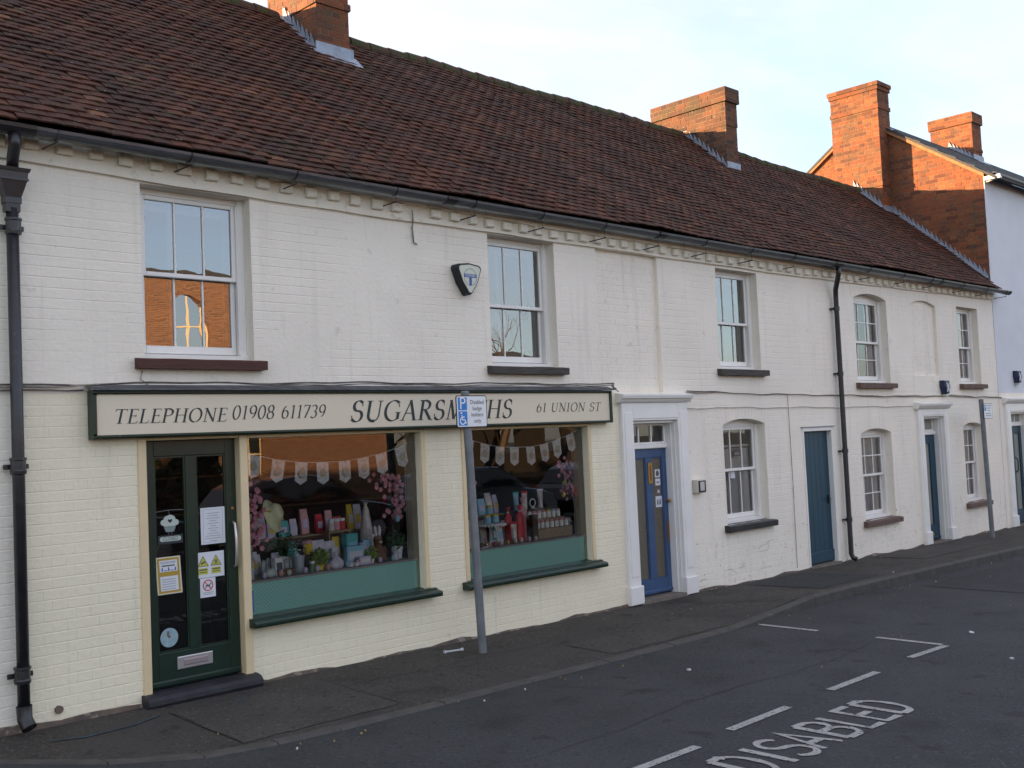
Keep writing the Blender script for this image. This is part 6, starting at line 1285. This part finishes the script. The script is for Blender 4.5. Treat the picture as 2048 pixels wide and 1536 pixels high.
# boundary fence of the car park
fc=thing('fence','low timber rail fence across the street','fence',(14,-17.5,0))
for i in range(14): b=MB(); xx=3+1.8*i; b.box(xx-.05,xx+.05,-17.55,-17.45,RD(xx)-.1,RD(xx)+1.05); b.build('post',WICK,fc)
for h_ in (.45,.85): b=MB(); b.add([(3,-17.44,RD(3)+h_),(26.4,-17.44,RD(26.4)+h_),(26.4,-17.44,RD(26.4)+h_+.14),(3,-17.44,RD(3)+h_+.14),(3,-17.40,RD(3)+h_),(26.4,-17.40,RD(26.4)+h_),(26.4,-17.40,RD(26.4)+h_+.14),(3,-17.40,RD(3)+h_+.14)],[(3,2,1,0),(4,5,6,7),(0,1,5,4),(2,3,7,6)]); b.build('rail',WICK,fc)
# parked cars
def car(x,y,paint,label,face=1,est=False):
    z=RD(x)-.01; t=thing('parked_car',label,'car',(x,y,z),'cars parked across the street')
    L=4.1; f=lambda u:x+face*u
    low=[(-2.02,.35),(-2.05,.55),(-2.0,.82),(-1.85,.92),(-1.0,.95),(.75,.95),(1.55,.83),(1.95,.70),(2.03,.52),(2.02,.28),(1.7,.22),(-1.8,.22)]
    cabp=[(-1.80,.93),(-1.55,1.28),(-1.15,1.43),(-.2,1.47),(.25,1.42),(1.05,.94)]
    def loft(prof,hw,top_in,zlo,zhi,n=1):
        b=MB(); m_=len(prof); vs=[]
        for s_ in (-1,-.92,.92,1):
            for u,v in prof:
                k=(v-zlo)/(zhi-zlo); w_=hw*(1-top_in*max(0,k)**1.5); sh=1 if abs(s_)<1 else .97
                vs.append((f(u*sh if abs(s_)==1 else u),y+s_*w_,z+(v if abs(s_)<1 else zlo+(v-zlo)*.97)))
        fs=[(r_*m_+i,r_*m_+(i+1)%m_,(r_+1)*m_+(i+1)%m_,(r_+1)*m_+i) for r_ in range(3) for i in range(m_)]+[tuple(range(m_))[::-1],tuple(range(3*m_,4*m_))]
        b.add(vs,fs); return b
    loft(low,.86,.10,.2,.95).build('body',paint,t,smooth=False); loft(cabp,.80,.20,.93,1.47).build('cabin',paint,t)
    gm=MATS['car_glass']
    for s_ in (-1,1):
        for poly in ([(-1.45,.98),(-1.35,1.25),(-1.05,1.37),(-.45,1.40),(-.45,.98)],[(-.37,.98),(-.37,1.40),(.18,1.36),(.80,.98)]):
            b=MB(); pts=[]
            for u,v in poly: w_=.80*(1-.20*((v-.93)/.54)**1.5)+.008; pts.append((f(u),y+s_*w_,z+v))
            b.add(pts,[tuple(range(len(pts)))]); b.build('side_window',gm,t)
        b=MB(); b.box(f(.62)-.06,f(.62)+.06,y+s_*.80-.10*(s_<0),y+s_*.80+.10*(s_>0),z+.98,z+1.09); b.build('wing_mirror',paint,t)
        b=MB(); b.ball((f(1.86),y+s_*.62,z+.66),.12,8,sz=.7,sx=.8); b.build('headlight',CHROME,t)
        b=MB(); b.box(f(-2.0)-.03,f(-2.0)+.03,y+s_*.7-.1,y+s_*.7+.1,z+.65,z+.85); b.build('tail_light',RED,t)
        for u in (-1.28,1.28):
            w_=sub('wheel',t,(f(u),y+s_*.80,z+.31)); b=MB(); b.tube([(f(u),y+s_*.68,z+.31),(f(u),y+s_*.875,z+.31)],.31,20); b.build('tyre',BLACK,w_); b=MB(); b.tube([(f(u),y+s_*.86,z+.31),(f(u),y+s_*.882,z+.31)],.20,14); b.build('rim',CHROME,w_)
    b=MB(); 
    for u0,v0,u1,v1 in ((.32,1.385,1.0,.965),): b.add([(f(u0),y-.62,z+v0+.012),(f(u0),y+.62,z+v0+.012),(f(u1),y+.74,z+v1+.012),(f(u1),y-.74,z+v1+.012)],[(0,1,2,3)])
    b.build('windscreen',gm,t)
    b=MB(); b.box(f(2.03)-.01,f(2.03)+.02,y-.26,y+.26,z+.42,z+.53); b.build('number_plate',SIGNW,t)
def P_(n_,c): return M(n_,c,None,rough=.25,spec=.6,coat=.6)
car(11.9,-10.6,P_('dark_red_car_paint',(.045,.008,.010)),'dark red parked car reflected in the left shop window')
car(16.6,-10.6,P_('blue_grey_car_paint',(.05,.07,.09)),'blue-grey parked car reflected in the right shop window')
car(21.4,-10.6,P_('black_car_paint',(.015,.015,.018)),'black parked car furthest along across the street')
car(7.3,-10.7,P_('navy_car_paint',(.02,.03,.06)),'navy parked car reflected in the shop door')
# bare trees
def bare_tree(x,y,h,label,seed):
    rn=random.Random(seed); t=thing('bare_tree',label,'tree',(x,y,RD(x)-.1)); tr=MB(); br=MB()
    def grow(b,p,d,l,r,dep):
        pts=[p]; rs=[r]; q=Vector(p); dd=Vector(d)
        for i in range(4): dd=(dd+Vector((rn.gauss(0,.12),rn.gauss(0,.12),rn.gauss(.03,.08)))).normalized(); q=q+dd*l/4; pts.append(q.copy()); rs.append(r*(1-.13*(i+1)))
        b.tube(pts,rs,6 if dep<2 else 4,cap=False)
        if dep<4:
            for k in range(3 if dep else 5):
                i=rn.choice([2,3,4]); nd=(dd+Vector((rn.gauss(0,.6),rn.gauss(0,.6),rn.gauss(.2,.35)))).normalized(); grow(br,pts[i],nd,l*rn.uniform(.55,.75),rs[i]*.6,dep+1)
    grow(tr,Vector((x,y,RD(x)-.1)),Vector((0,0,1)),h*.42,h*.028,0); tr.build('trunk',TWIG,t); br.build('branches',TWIG,t)
bare_tree(30,-24,9,'tall bare tree across the street beside the brick building',3); bare_tree(34,-23,8,'spreading bare tree further along across the street',8); bare_tree(41,-25,9.5,'furthest bare tree across the street',5); bare_tree(9.3,-23,8.5,'bare tree left of the brick building across the street',9)

t=thing('hedge','dark clipped hedge across the street left of the rail fence','hedge',(11.6,-16.9,RD(11.6))); rn=random.Random(4)
b=MB(); b.box(9.6,13.5,-17.3,-16.6,RD(11)-.1,RD(11)+2.0); b.build('stems',TWIG,t)
b=MB(); LF=M('dark_hedge_leaf',(.018,.035,.014),(.03,.05,.018),6,.8)
for _ in range(2600):
    p=Vector((rn.uniform(9.45,13.65),rn.choice([-17.35,-16.55])+rn.gauss(0,.06),RD(11)+rn.uniform(0,2.15))) if rn.random()<.75 else Vector((rn.uniform(9.45,13.65),rn.uniform(-17.4,-16.5),RD(11)+2.05+rn.gauss(0,.07)))
    u_=Vector((rn.gauss(0,1),rn.gauss(0,1),rn.gauss(0,1))).normalized(); v_=u_.orthogonal().normalized()*.06; u_*=.11; b.add([p-u_,p+v_,p+u_,p-v_],[(0,1,2,3)])
tag(b.build('leaves',LF,t),kind='stuff')
